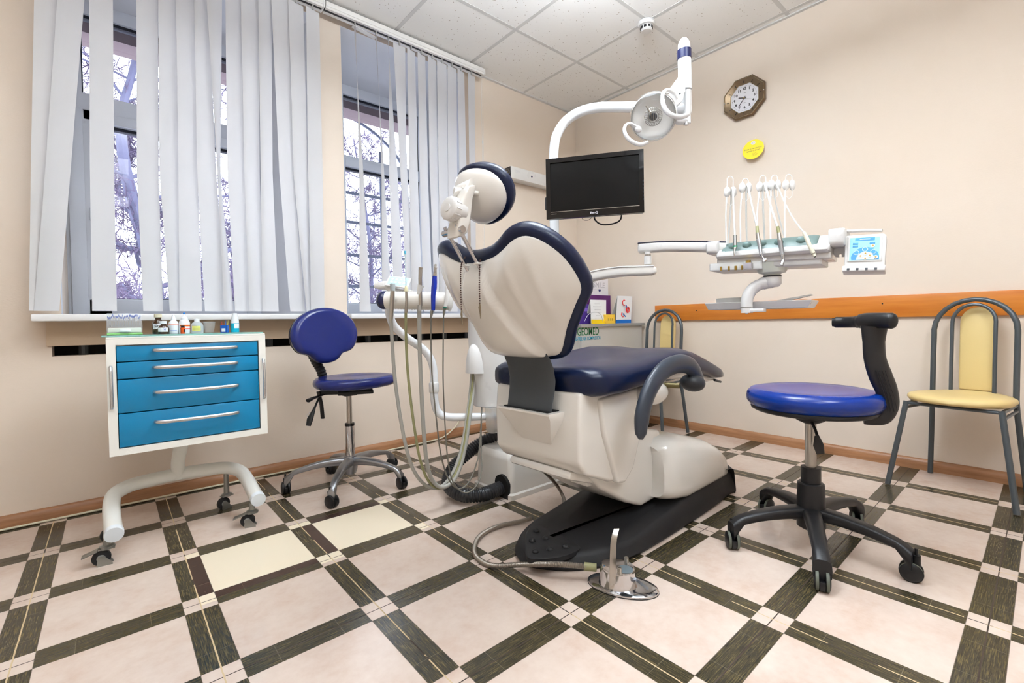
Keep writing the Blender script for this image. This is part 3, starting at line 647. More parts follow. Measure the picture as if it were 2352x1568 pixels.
for k, (za, zb, hz) in enumerate(((.720, .777, .757), (.657, .717, .693), (.533, .654, .600), (.409, .530, .488))):
    d = M(); d.span((x0+.028, y0+.001, za), (x1-.028, y0+.022, zb), bev=.003); dr = d.build('drawer', BLUEP, cb)
    h = M(); P = smoothpts([(.118, y0+.002, hz), (.128, y0-.018, hz), (.18, y0-.028, hz), (.255, y0-.031, hz), (.33, y0-.028, hz), (.382, y0-.018, hz), (.392, y0+.002, hz)], 5)
    h.tube(P, .0055, seg=10, flat=1.25); h.build('handle', mat('satin_handle', (196, 198, 200), .25, metal=.85), dr)
for hx, za, zb in ((x0+.011, .555, .705), (x1-.011, .535, .70)):
    h = M(); h.tube(smoothpts([(hx, y0-.002, zb), (hx, y0-.016, zb-.01), (hx, y0-.024, (za+zb)/2), (hx, y0-.016, za+.01), (hx, y0-.002, za)], 5), .0055, seg=10); h.build('side_handle', MATS['satin_handle'], cb)
TOPG = clear_mat('green_tinted_glass', (.78, .95, .90, 1), 1.5, .02)
b = M(); b.span((x0, y0-.002, z1), (x1, y1, z1+.006), bev=.002); b.build('top_tray', ENAMEL, cb)
M().span((x0-.012, y0+.006, z1+.0065), (x1-.004, y1-.004, z1+.0125), bev=.001).build('glass_top', mat('glass_sheet', (150, 214, 206), .03, spec=.8, alpha=.55), cb, smooth=0)
TUBEM = mat('white_coated_tube', (232, 232, 226), .3, coat=.2)
b = M(); b.tube(smoothpts([(-.010, 2.165, .110), (-.014, 2.27, .132), (-.015, 2.37, .162), (-.003, 2.43, .184), (.045, 2.462, .198), (.12, 2.472, .203), (.20, 2.475, .205), (.30, 2.472, .203), (.385, 2.460, .196), (.430, 2.42, .180), (.444, 2.35, .158), (.447, 2.26, .135), (.447, 2.155, .116)], 5), .027, seg=18)
b.build('foot_tube', TUBEM, cb)
b = M(); b.tube([(.205, 2.475, .19), (.205, 2.465, .26), (.215, 2.43, .34), (.225, 2.41, .388)], [.027, .025, .026, .03], seg=18); b.build('stem', TUBEM, cb)
b = M(); b.span((.12, 2.30, .372), (.36, 2.52, .384), bev=.003); b.build('mounting_plate', TUBEM, cb)
for ex, ey, ez in ((-.010, 2.163, .112), (.447, 2.153, .118)):
    M().lathe([(0, .004), (.027, .003), (.0285, 0), (.0285, -.02)], (ex, ey, ez), (0, -1, -.15), seg=24).build('end_cap', mat('milky_end_cap', (226, 232, 236), .35), cb)
plate_caster(cb, -.030, 2.205, R_(175), True, .095); plate_caster(cb, .430, 2.195, R_(160), True, .10); plate_caster(cb, .388, 2.50, R_(200), False, .16); plate_caster(cb, -.012, 2.44, R_(200), False, .15)

# ---------------------------------------------------------------- things standing on the cabinet
ZT = .8158
def on_cab(px, y=2.33):
    q = at(px, 760, y=y); return q.x
LBL = mat('white_label', (240, 240, 244), .5); AMBER = mat('amber_glass', (60, 34, 14), .08, coat=.6); BLINK = mat('blue_ink', (30, 50, 170), .6)
# steriliser box for small instruments
xa, xb = on_cab(243, 2.36), on_cab(328, 2.36); xm = (xa+xb)/2; wv = xb-xa
sx = thing('instrument_box', 'clear lidded box of small instruments on a green tray, left on the cabinet', 'instrument box', (xm, 2.36, ZT))
M().box((xm, 2.36, ZT+.004), (wv*.96, .11, .008), bev=.003).build('tray', mat('green_tray', (142, 200, 120), .4), sx)
pr_ = [(-.055, .008), (-.058, .03), (-.052, .062), (-.03, .083), (.045, .086), (.055, .075), (.056, .008)]
M().prism(pr_, xm-wv*.48, xm+wv*.48, Matrix(((0, 0, 1, 0), (1, 0, 0, 2.36), (0, 1, 0, ZT), (0, 0, 0, 1))), bev=.004).build('clear_lid', mat('clear_polystyrene', (226, 234, 246), .08, alpha=.22, coat=.3), sx)
M().box((xm, 2.36, ZT+.018), (wv*.9, .098, .018), bev=.003).build('inner_tray', mat('cream_inner', (238, 240, 222), .5), sx)
q = M(); rn = random.Random(4)
for k in range(34):
    xx = xm-wv*.44+wv*.88*k/33; q.lathe([(.0011, 0), (.0011, .030+.012*rn.random())], (xx, 2.345+.03*rn.random(), ZT+.032), (rn.gauss(0, .06), .1, 1), seg=6)
bo = q.build('bur_shanks', STEEL, sx); bo['kind'] = 'stuff'
q = M()
for k in range(34): q.ball((xm-wv*.44+wv*.88*k/33, 2.345+.03*rn.random(), ZT+.064+.012*rn.random()), (.0017, .0017, .005), seg=8)
bo = q.build('bur_heads', mat('blue_bur_heads', (52, 84, 170), .4), sx); bo['kind'] = 'stuff'
M().box((xm, 2.30, ZT+.018), (wv*.3, .006, .012), bev=.002).build('lid_grip', mat('clear_grip', (236, 240, 240), .2), sx)
def bottle(name, label, cat, px, y, prof, m, cap=None, capm=None, rot=0):
    x = on_cab(px, y); t = thing(name, label, cat, (x, y, ZT)); M().lathe(prof, (x, y, ZT), seg=28).build('body', m, t)
    if cap: M().lathe(cap, (x, y, ZT), seg=24).build('cap', capm, t)
    return t, x, y
def wrap(t, x, y, r, z0, z1, a0, a1, m, name='paper_label'):
    """a label that follows the round side; angles in degrees, 0 = towards the camera side (-y)"""
    V = []; F = []; n = 10
    for i in range(n+1):
        a = R_(a0+(a1-a0)*i/n); V += [(x+r*math.sin(a), y-r*math.cos(a), z0), (x+r*math.sin(a), y-r*math.cos(a), z1)]
    for i in range(n): F.append((2*i, 2*i+2, 2*i+3, 2*i+1))
    return M().raw(V, F).build(name, m, t, smooth=60)
def facing(x, y, z, r): return frame((x-.08*r, y-r, z), (1, -.08, 0), (-.08, -1, 0))
t_, x, y = bottle('brown_bottle', 'tall brown glass medicine bottle with a cream screw cap', 'bottle', 364, 2.40, [(.019, 0), (.0205, .003), (.0205, .040), (.018, .050), (.0105, .060), (.0105, .070)], AMBER, [(.0135, .068), (.0135, .080), (.012, .082), (0, .082)], mat('cream_screw_cap', (214, 206, 180), .4))
wrap(t_, x, y, .0208, ZT+.020, ZT+.042, -60, 50, LBL); text('lettering', 'Cr', .012, facing(x-.005, y, ZT+.033, .0212), BI, t_, bold=.0003)
t_, x, y = bottle('brown_bottle', 'short brown glass bottle with a white cap, in front of the tall brown one', 'bottle', 376, 2.33, [(.0185, 0), (.0195, .003), (.0195, .022), (.016, .031), (.0095, .037), (.0095, .044)], AMBER, [(.0115, .040), (.0115, .050), (.010, .052), (0, .052)], mat('white_cap', (232, 236, 242), .35))
wrap(t_, x, y, .0198, ZT+.009, ZT+.025, -65, 40, LBL); text('lettering', 'V', .014, facing(x+.004, y, ZT+.017, .0203), BLINK, t_)
t_, x, y = bottle('dropper_bottle', 'white squeeze bottle with an orange ring between the brown and orange ones', 'bottle', 399, 2.37, [(.0175, 0), (.0185, .003), (.0185, .038), (.014, .050), (.0075, .056)], mat('white_squeeze_plastic', (236, 238, 242), .35), [(.009, .055), (.0075, .064), (.003, .078), (0, .079)], mat('white_cap', (232, 236, 242), .35))
wrap(t_, x, y, .0187, ZT+.036, ZT+.038, -90, 90, mat('orange_print', (240, 110, 30), .4), 'orange_ring'); wrap(t_, x, y, .0188, ZT+.012, ZT+.014, -40, 30, mat('pale_blue_print', (130, 160, 220), .4), 'print_line')
t_, x, y = bottle('spray_bottle', 'white bottle with an orange and red label and a blue tip', 'bottle', 424, 2.36, [(.0185, 0), (.0195, .003), (.0195, .044), (.016, .054), (.011, .058)], MATS['white_squeeze_plastic'], [(.013, .057), (.012, .066), (.005, .073), (.003, .080), (0, .080)], mat('white_cap', (232, 236, 242), .35))
wrap(t_, x, y, .0197, ZT+.029, ZT+.036, -60, 90, MATS['orange_print'], 'orange_band'); wrap(t_, x, y, .0197, ZT+.017, ZT+.021, -60, 90, mat('red_print', (226, 50, 50), .4), 'red_band')
M().ball((x, y, ZT+.083), (.004, .004, .0045)).build('blue_tip', mat('azure_plastic', (20, 130, 225), .3), t_)
t_, x, y = bottle('small_dropper', 'tiny orange and black dropper bottle in front of the white spray bottle', 'bottle', 420, 2.29, [(.0075, 0), (.008, .002), (.008, .024)], mat('orange_glass', (222, 84, 24), .25), [(.0065, .023), (.0065, .032), (0, .033)], BLACK)
wrap(t_, x, y, .0082, ZT+.006, ZT+.018, 15, 110, BLACK, 'black_label')
t_, x, y = bottle('clear_bottle', 'translucent bottle with a pale yellow label', 'bottle', 453, 2.36, [(.022, 0), (.023, .003), (.023, .032), (.017, .043), (.0085, .048)], mat('milky_clear_plastic', (226, 236, 238), .2, alpha=.55), [(.010, .047), (.009, .060), (0, .061)], MATS['white_squeeze_plastic'])
wrap(t_, x, y, .0233, ZT+.010, ZT+.030, -55, 25, mat('yellow_label', (238, 234, 130), .5))
for dz in (.014, .019, .024): wrap(t_, x, y, .0235, ZT+dz, ZT+dz+.001, -48, 15, OL, 'label_line')
x = on_cab(481, 2.37); t_ = thing('plastic_cup', 'clear ribbed disposable plastic cup, empty', 'cup', (x, 2.37, ZT))
pf = []
for k in range(9): pf += [(.016+.0007*k+.0006, .002+.0045*k), (.016+.0007*k, .0042+.0045*k)]
M().lathe([(0, .001)]+pf+[(.0235, .046), (.0245, .047), (.0235, .048), (.021, .044)], (x, 2.37, ZT), caps=False).build('cup', mat('clear_cup', (226, 226, 226), .12, alpha=.2), t_)
x = on_cab(516, 2.31); t_ = thing('brush_holder', 'small blue square holder with a white label, full of applicator brushes', 'holder', (x, 2.31, ZT))
q = M(); RZ = Matrix.Rotation(R_(-30), 3, 'Z')
for a, b_, c_, d_ in ((-.011, 0, .002, .024), (.011, 0, .002, .024), (0, -.011, .024, .002), (0, .011, .024, .002)): q.box(Vector((x, 2.31, ZT+.016))+RZ @ Vector((a, b_, 0)), (c_, d_, .032), RZ)
q.box((x, 2.31, ZT+.001), (.024, .024, .002), RZ); q.build('holder', mat('royal_blue_plastic', (10, 92, 190), .25), t_, smooth=0)
M().box(Vector((x, 2.31, ZT+.011))+RZ @ Vector((.0, -.0124, 0)), (.014, .0006, .014), RZ).build('label', LBL, t_, smooth=0)
for nm, dx, dy, L, m, ax, lb in (('red_brush', -.007, -.004, .045, 'red_print', -.12, 'red applicator brush leaning furthest left in the blue holder'), ('red_brush', -.003, .002, .044, 'red_print', -.05, 'upright red applicator brush in the middle of the blue holder'), ('navy_brush', -.006, .004, .042, None, -.1, 'thin navy applicator brush in the blue holder'), ('blue_brush', .004, 0, .052, 'azure_plastic', .03, 'tallest azure applicator brush standing in the blue holder'), ('yellow_brush', .007, .003, .05, 'yellow_label', .16, 'yellow applicator brush leaning right in the blue holder'), ('red_brush', 0, -.005, .041, 'red_print', .02, 'shortest red applicator brush, next to the azure one in the holder')):
    mm = MATS[m] if m else NAVYP
    o = tag(M().lathe([(.0012, 0), (.0012, L*.7), (.0006, L)], (x+dx, 2.31+dy, ZT+.003), (ax, 0, 1), seg=8).build(nm, mm, loc=(x+dx, 2.31+dy, ZT+.003)),
        lb, 'brush', 'applicator brushes in the blue holder')
x = on_cab(540, 2.37); t_ = thing('paste_tube', 'turquoise and white paste tube standing on its cap behind the blue holder', 'tube', (x, 2.37, ZT))
M().lathe([(.0165, 0), (.0165, .022), (.0165, .040)], (x, 2.37, ZT)).build('lower_body', mat('turquoise_plastic', (0, 172, 200), .3), t_)
M().lathe([(.0163, .040), (.015, .055), (.010, .078), (.0095, .084), (0, .085)], (x, 2.37, ZT)).build('upper_body', MATS['white_squeeze_plastic'], t_)
wrap(t_, x, 2.37, .0167, ZT+.018, ZT+.038, -20, 60, LBL)

# ---------------------------------------------------------------- stool with backrest (left)
st = thing('operator_stool', 'dark blue dental stool with a backrest on a chrome five-star foot', 'stool', (.935, 2.40, 0))
hub = (.935, 2.40); ends = [(.644, 2.503), (.75, 2.160), (1.105, 2.165), (.925, 2.66), (1.225, 2.515)]
f = M(); f.lathe([(.0, .06), (.026, .062), (.034, .085), (.036, .135), (.030, .155), (.0, .156)], (*hub, 0), seg=28); f.build('hub', ALU, st)
for e in ends:
    l = M(); star_leg(l, hub, e, .150, .092, .026, .014, .024, .009, arch=.006, tip=.030); l.build('leg', ALU, st, smooth=50)
    twin_caster(st, e[0], e[1], R_(200+40*(e[0]*7 % 3)), .030, .075)
f = M(); f.lathe([(.0235, .13), (.0235, .318)], (*hub, 0), seg=28); f.build('outer_column', CHROME, st)
f = M(); f.lathe([(.0245, .312), (.0245, .325), (.0, .326)], (*hub, 0), seg=28); f.build('column_collar', BLACK, st)
f = M(); f.lathe([(.0135, .32), (.0135, .50)], (*hub, 0), seg=24); f.build('gas_lift', STEEL, st)
def cushion(m, c, ax, ay, rx, ry, z0, z1, fn=None, n=48, dish=.01):
    """round cushion: outline radius fn(angle) scales rx, ry; rolled edge"""
    c = Vector(c); ax = Vector(ax).normalized(); ay = Vector(ay).normalized(); nz = ax.cross(ay); h = z1-z0; rings = []
    prof = [(0, z0+.2*h*0), (.80, 0), (.93, .10*h), (.99, .32*h), (1.0, .52*h), (.985, .74*h), (.93, .93*h), (.82, 1.0*h), (.6, 1.0*h-dish*.5), (.3, 1.0*h-dish), (0, 1.0*h-dish)]
    prof[0] = (0, 0)
    for s, z in prof:
        rings.append([c+ax*(s*rx*(fn(2*math.pi*j/n) if fn else 1)*math.cos(2*math.pi*j/n))+ay*(s*ry*(fn(2*math.pi*j/n) if fn else 1)*math.sin(2*math.pi*j/n))+nz*(z0+z) for j in range(n)])
    m.loft(rings)
FD = Vector((.35, -.94, 0)).normalized(); SD = Vector((.94, .35, 0)).normalized()
sc_ = Vector((.955, 2.365, 0))
f = M(); cushion(f, sc_, (1, 0, 0), (0, 1, 0), .212, .185, .518, .574, fn=lambda a: 1+.03*math.cos(3*a+.6)); f.build('seat', BLUE, st, smooth=60)
f = M(); f.box(sc_+Vector((0, 0, .498)), (.17, .20, .018), Matrix.Rotation(R_(-20), 3, 'Z'), bev=.004); f.box((.935, 2.40, .485), (.07, .06, .03), bev=.006); f.box((.86, 2.44, .492), (.12, .05, .022), Matrix.Rotation(R_(-35), 3, 'Z'), bev=.004)
f.build('seat_mechanism', BLACK, st)
BC = Vector((.852, 2.535, .785)); BR = Vector((.985, .17, 0)).normalized(); BU = Vector((.02, .12, .99)); BN = BU.cross(BR)*-1
BN = BR.cross(BU)
BU = BN.cross(BR).normalized(); BN.normalize()
def backshape(a):
    r = 1+.04*math.cos(2*a-.6)
    d = math.degrees(a) % 360
    r += -.13*math.exp(-((d-232)/13)**2) - .13*math.exp(-((d-305)/13)**2) + .03*math.exp(-((d-268)/20)**2)
    return r
f = M(); cushion(f, BC, BR, BU, .178, .150, .0, .062, fn=backshape, n=72, dish=.006)
bo = f.build('backrest', BLUE, st, smooth=60)
f = M(); cushion(f, BC-BN*0+BN*-.012, BR, BU, .174, .146, 0, .03, fn=backshape, n=72); f.build('backrest_shell', BLACK, st, smooth=60)
f = M(); pb = [(.800, 2.56, .70), (.815, 2.548, .655), (.838, 2.53, .60), (.85, 2.52, .545), (.86, 2.50, .50)]
P = smoothpts(pb, 8); f.tube(P, [.034+(.004 if i % 2 else -.002) for i in range(len(P))], seg=16, flat=.6); f.build('bellows_support', RUBBER, st, smooth=20)
for nm, pts, r in (('tilt_lever', [(.82, 2.43, .485), (.755, 2.40, .478), (.725, 2.385, .470)], [.005, .013, .016]), ('height_lever', [(.80, 2.44, .48), (.765, 2.41, .43), (.735, 2.395, .375), (.725, 2.39, .345)], [.006, .006, .017, .013]), ('guide_bar', [(.80, 2.46, .50), (.812, 2.455, .43), (.816, 2.452, .36)], [.016, .016, .016])):
    M().tube(pts, r, seg=12, flat=.55).build(nm, BLACK, st)
LK = frame(at(709, 953, D=2.36), RT, -FW)
m = M()
for pts in (((-.010, -.010), (-.012, .0), (-.006, .008), (.004, .010)), ((-.010, -.010), (-.006, -.014), (.0, -.012), (.002, -.013)), ((-.004, -.011), (-.003, -.003)), ((.004, .012), (.006, .018), (.010, .020)), ((.005, .016), (.002, .020))):
    m.tube([LK @ Vector((x*.8, y*.8, 0)) for x, y in pts], .0007, seg=5)
m.build('scribbled_marking', mat('white_marker', (190, 198, 210), .5), st)

# ---------------------------------------------------------------- assistant stool with arm (right)
st = thing('assistant_stool', 'round bright blue stool with a black T-shaped arm on a black five-star foot', 'stool', (1.925, .57, 0))
hub = (1.92, .57); ends = [(1.697, .756), (1.630, .455), (1.895, .285), (2.237, .505), (2.123, .80)]
BLKN = mat('satin_black_nylon', (28, 28, 30), .4)
f = M(); f.lathe([(0, .065), (.030, .065), (.046, .075), (.046, .15), (.043, .232), (.038, .236), (.0, .236)], (*hub, 0), seg=28); f.build('hub', BLKN, st)
for e in ends:
    l = M(); star_leg(l, hub, e, .150, .105, .030, .021, .024, .014, arch=.004, tip=.02); l.build('leg', BLKN, st, smooth=50)
    twin_caster(st, e[0], e[1], R_(70+60*(e[0]*5 % 3)), .030, .085, ring=mat('olive_grey_tread', (92, 96, 84), .6))
f = M(); f.lathe([(.032, .23), (.032, .292), (.0, .293)], (*hub, 0), seg=28); f.build('column_sleeve', BLKN, st)
f = M(); f.lathe([(.0185, .29), (.0185, .47)], (*hub, 0), seg=24); f.build('gas_lift', STEEL, st)
f = M(); f.lathe([(.02, .450), (.045, .462), (.06, .484), (.06, .495), (0, .495)], (*hub, 0), seg=24)
f.tube([(1.92, .57, .484), (2.01, .47, .480), (2.03, .44, .476)], .022, seg=12, flat=.45, up=(0, 0, 1)); f.build('seat_mechanism', BLACK, st)
f = M(); cushion(f, (1.93, .568, 0), (1, 0, 0), (0, 1, 0), .215, .215, .506, .577, n=64, dish=.004); f.build('seat', BLUE2, st, smooth=60)
f = M(); cushion(f, (1.93, .568, 0), (1, 0, 0), (0, 1, 0), .200, .200, .492, .520, n=48, dish=.0); f.build('seat_pan', BLACK, st, smooth=60)
f = M(); P = [at(px, py, D=D) for px, py, D in ((1985, 962, 1.575), (2010, 963, 1.565), (2033, 957, 1.56), (2044, 930, 1.56), (2036, 895, 1.56), (2022, 862, 1.56), (2010, 825, 1.56), (2007, 785, 1.56), (2008, 750, 1.56))]
P = smoothpts(P, 5); vd = (FW*.9).normalized()
rr_ = [.018, .020, .024, .030, .036, .038, .036, .036, .044]; rr2 = []
for i in range(len(P)):
    q_ = i/5; k = min(int(q_), 7); rr2.append(rr_[k]+(rr_[k+1]-rr_[k])*(q_-k))
f.tube(P, rr2, seg=16, flat=.5, up=vd); f.build('arm_post', BLKN, st, smooth=60)
q = M()
for k in range(4):
    q.tube([at(px+k*7, py, D=1.535) for px, py in ((2012, 850), (2022, 880), (2034, 915), (2040, 945))], .0016, seg=6)
q.build('post_rib', BLACK, st)
f = M(); P = smoothpts([at(px, py, D=D) for px, py, D in ((1912, 740, 1.74), (1940, 740, 1.71), (1968, 739, 1.66), (1990, 736, 1.60), (2025, 736, 1.53), (2058, 737, 1.485))], 6)
f.tube(P, [.012]*2+[.0155]*10+[.017]*3+[.020]*(len(P)-17)+[.017, .010], seg=16, flat=1.3, up=(0, 0, 1)); f.build('arm_pad', BLACK, st, smooth=60)
f = M(); f.tube([at(1862, 965, D=1.66), at(1872, 985, D=1.63), at(1878, 1003, D=1.62)], .005, seg=8); f.tube([at(1876, 1000, D=1.62), at(1880, 1022, D=1.615), at(1885, 1042, D=1.61)], [.008, .019, .014], seg=12, flat=.4, up=vd); f.build('height_lever', BLACK, st)

# ---------------------------------------------------------------- chairs
def guest_chair(loc, rz, label, first=None):
    t = thing('guest_chair', label, 'chair', (*loc, 0), rz, 'cream guest chairs along the right wall')
    r = .0115
    def B(m, nm, mm, **k): return m.build(nm, mm, t, world=False, **k)
    for s in (-1, 1):
        B(M().tube([(s*.165, .13, .418), (s*.222, .185, .004)], r, seg=12), 'front_leg', GSTEEL)
        B(M().tube([(s*.150, -.145, .43), (s*.152, -.150, .38), (s*.175, -.195, .004)], r, seg=12), 'rear_leg', GSTEEL)
        for (fx, fy) in ((s*.222, .185), (s*.175, -.195)): pass
    arch = [(-.150, -.145, .43), (-.150, -.155, .60), (-.150, -.168, .74)]+[(.150*math.cos(R_(a)), -.168-.018*math.sin(R_(a)), .76+.15*math.sin(R_(a))) for a in range(180, -1, -15)]+[(.150, -.168, .74), (.150, -.155, .60), (.150, -.145, .43)]
    B(M().tube(arch, r, seg=12), 'outer_arch', GSTEEL)
    arch = [(-.078, -.140, .43), (-.078, -.15, .60), (-.078, -.163, .78)]+[(.078*math.cos(R_(a)), -.166-.012*math.sin(R_(a)), .80+.085*math.sin(R_(a))) for a in range(180, -1, -15)]+[(.078, -.163, .78), (.078, -.15, .60), (.078, -.140, .43)]
    B(M().tube(arch, .008, seg=10), 'inner_arch', GSTEEL)
    fr = M()
    for a, b_ in (((-.165, .13, .41), (.165, .13, .41)), ((-.150, -.145, .41), (.150, -.145, .41)), ((-.165, .13, .41), (-.150, -.145, .41)), ((.165, .13, .41), (.150, -.145, .41))): fr.tube([a, b_], .008, seg=8)
    for s in (-1, 1): fr.tube([(s*.172, .135, .385), (s*.153, -.148, .385)], .007, seg=8)
    B(fr, 'seat_frame', GSTEEL)
    # seat: rounded, wider in front
    n = 48; prof = [(0, .418), (.80, .418), (.95, .424), (1.0, .436), (.985, .449), (.92, .457), (.7, .461), (.35, .459), (0, .458)]; rings = []
    for s, z in prof:
        rg = []
        for j in range(n):
            a = 2*math.pi*j/n; c_, s_ = math.cos(a), math.sin(a); x = math.copysign(abs(c_)**.75, c_)*.195; y = math.copysign(abs(s_)**.75, s_)*.185
            x *= 1-.12*(1-(y+.185)/.37); rg.append((x*s, y*s-.005, z+.004*math.sin(3*a)*(s if z > .43 else 0)))
        rings.append(rg)
    B(M().loft([[Vector(p) for p in rg] for rg in rings]), 'seat', CREAM, smooth=60)
    # back panel
    out = [(-.062, .46), (-.064, .62), (-.064, .79)]+[(.064*math.cos(R_(a)), .80+.075*math.sin(R_(a))) for a in range(165, 14, -15)]+[(.064, .79), (.064, .62), (.062, .46)]
    b = M(); b.prism(out, -.011, .014, frame((0, -.152, 0), (1, 0, 0), (0, -.995, -.09)), bev=.009, seg=3)
    # frame(): local y is z cross x
    B(b, 'back_panel', CREAM, smooth=40)
    return t
guest_chair((3.04, .275), R_(80), 'cream vinyl chair with a grey tube arch, at the right edge near the stool')
guest_chair((3.015, 1.93), R_(87), 'cream vinyl chair with a grey tube arch, beside the compressor behind the dental chair')
# ---------------------------------------------------------------- dental chair (local frame: +x towards the feet, +y towards the window)
CH = (1.085, 1.19, 0); CHR = R_(2.5)
dc = thing('dental_chair', 'large ivory dental patient chair with navy upholstery, backrest raised', 'dental chair', CH, CHR)
def DB(m, nm, mm, par=None, **k): return m.build(nm, mm, par or dc, world=False, **k)
def side(m, pts, y0, y1, bev=0, mi=0, seg=3):   # outline in (x, z), extruded across y
    return m.prism([(x, z) for x, z in pts], -y1, -y0, frame((0, 0, 0), (1, 0, 0), (0, -1, 0)), bev=bev, seg=seg, mi=mi)
# floor plate
fp = M()
def plate(z, ins, zc=0): 
    o = [(-.030, .0), (-.018, -.05), (.045, -.140), (.14, -.205), (.26, -.242), (.45, -.255), (.8, -.258), (1.12, -.245), (1.155, -.22), (1.155, .16), (1.12, .185), (.8, .20), (.45, .19), (.22, .165), (.09, .130), (.01, .075)]
    cx, cy = .5, -.03
    P = smoothpts([(x, y, 0) for x, y in o], 3, closed=True); n = len(P); out = []
    for i, p in enumerate(P):
        tn = (P[(i+1) % n]-P[i-1]).normalized(); nm = Vector((tn.y, -tn.x, 0)); q = p-nm*ins
        zz = z if callable(z) is False else z(q.x)
        out.append(Vector((q.x, q.y, zz)))
    return out
hz = lambda x: .056+.069*max(0, min(1, (x-.30)/.55))**1.3
fp.loft([plate(.0, .004), plate(.012, -.004), plate(lambda x: hz(x)*.72, .010), plate(lambda x: hz(x)*.93, .020), plate(hz, .034), plate(lambda x: hz(x)+.006, .08)])
DB(fp, 'floor_plate', RUBBER, smooth=50)
# foot pad with six knobs
Xc = MW[dc.name].inverted()
def onp(px, py, z=.060):
    return Xc @ at(px, py, z=z)
pad = M(); P = smoothpts([onp(*q) for q in ((1207, 1250), (1209, 1222), (1232, 1204), (1280, 1224), (1325, 1250), (1330, 1262), (1285, 1280), (1225, 1284), (1209, 1275))], 4, closed=True)
ctr = sum(P, Vector())/len(P); ctr.z = 0; pad.loft([[Vector((p.x, p.y, .046)) for p in P], [Vector((p.x, p.y, .061)) for p in P], [Vector((0, 0, .065))+ctr+(Vector((p.x, p.y, 0))-ctr)*.93 for p in P], [Vector((0, 0, .0655))+ctr+(Vector((p.x, p.y, 0))-ctr)*.2 for p in P]])
DB(pad, 'foot_switch_pad', RUBBER, smooth=40)
for px, py in ((1232, 1217), (1222, 1240), (1254, 1234), (1230, 1265), (1263, 1260), (1300, 1254)):
    q = onp(px, py, .068); DB(M().ball((q.x, q.y, .066), (.012, .012, .008)), 'switch_knob', RUBBER)
# lift and rear housing
lf = M(); side(lf, [(.12, .33), (.36, .44), (.62, .38), (.64, .11), (.47, .105), (.36, .15), (.20, .245)], -.165, .13, bev=.015); DB(lf, 'lift_cover', IVORY)
lf = M(); side(lf, [(.16, .285), (.215, .275), (.21, .245), (.17, .25)], -.13, -.05, bev=.006); DB(lf, 'lift_bracket', IVORY)
hs = M()
def hring(x, w, zb, zt, n=36, yc=-.035, pw=.34):
    r = []
    for j in range(n):
        a = 2*math.pi*j/n; c_, s_ = math.cos(a), math.sin(a)
        y = math.copysign(abs(c_)**pw, c_)*w; z = (zb+zt)/2+math.copysign(abs(s_)**pw, s_)*(zt-zb)/2
        if s_ > 0: y *= 1-.16*s_
        r.append(Vector((x, yc+y, z)))
    return r
hs.loft([hring(.555, .10, .20, .30), hring(.535, .19, .125, .335), hring(.56, .215, .115, .362), hring(.62, .222, .10, .368), hring(.70, .224, .085, .357), hring(.82, .224, .085, .325), hring(.93, .222, .085, .295), hring(1.02, .218, .085, .255), hring(1.09, .21, .085, .205), hring(1.125, .195, .085, .155), hring(1.135, .12, .09, .12)])
DB(hs, 'base_housing', IVORY, smooth=55)
# seat body
sb = M(); side(sb, [(.045, .605), (.035, .50), (.038, .37), (.07, .330), (.20, .278), (.27, .268), (.315, .295), (.36, .38), (.405, .47), (.60, .585), (.62, .61)], -.205, .205, bev=.024, seg=4)
DB(sb, 'seat_body', IVORY, smooth=50)
sb = M(); side(sb, [(.13, .575), (.40, .592), (.44, .56), (.385, .43), (.325, .30), (.270, .262), (.225, .270), (.15, .46)], -.222, -.19, bev=.012, seg=3); DB(sb, 'side_cover', IVORY, smooth=50)
sb = M(); sb.box((.13, -.0, .296), (.16, .30, .03), Matrix.Rotation(R_(19), 3, 'Y'), bev=.012); DB(sb, 'bottom_tray', IVORY)
# pocket at the rear that takes the backrest link
pk = M(); 
def prect(x, w, z, t): return [Vector((x, -w, z)), Vector((x, w, z)), Vector((x+t, w, z)), Vector((x+t, -w, z))]
yc = -.012
pk.loft([[Vector((a, yc+b, c)) for a, b, c in q] for q in (
    [(.035, -.07, .42), (.035, .07, .42), (.045, .07, .42), (.045, -.07, .42)],
    [(-.020, -.118, .515), (-.020, .118, .515), (.06, .125, .50), (.06, -.125, .50)],
    [(-.034, -.124, .532), (-.034, .124, .532), (.06, .130, .532), (.06, -.130, .532)],
    [(-.034, -.124, .538), (-.034, .124, .538), (.06, .130, .538), (.06, -.130, .538)])])
DB(pk, 'link_pocket', IVORY, smooth=20)
DB(M().box((.012, yc, .5385), (.062, .212, .004)), 'pocket_slot', DARK, smooth=0)
lk = M(); rings = []
for z, x, w in ((.50, .004, .104), (.535, .0, .106), (.565, .006, .106), (.60, .014, .108), (.64, .018, .110), (.68, .010, .110), (.71, -.004, .110), (.738, -.022, .104)):
    rings.append([Vector((x+.009*math.cos(a)*1, yc+math.copysign(abs(math.sin(a))**.35, math.sin(a))*w, z)) for a in [2*math.pi*j/24 for j in range(24)]])
lk.loft(rings); DB(lk, 'backrest_link', CHAR, smooth=50)
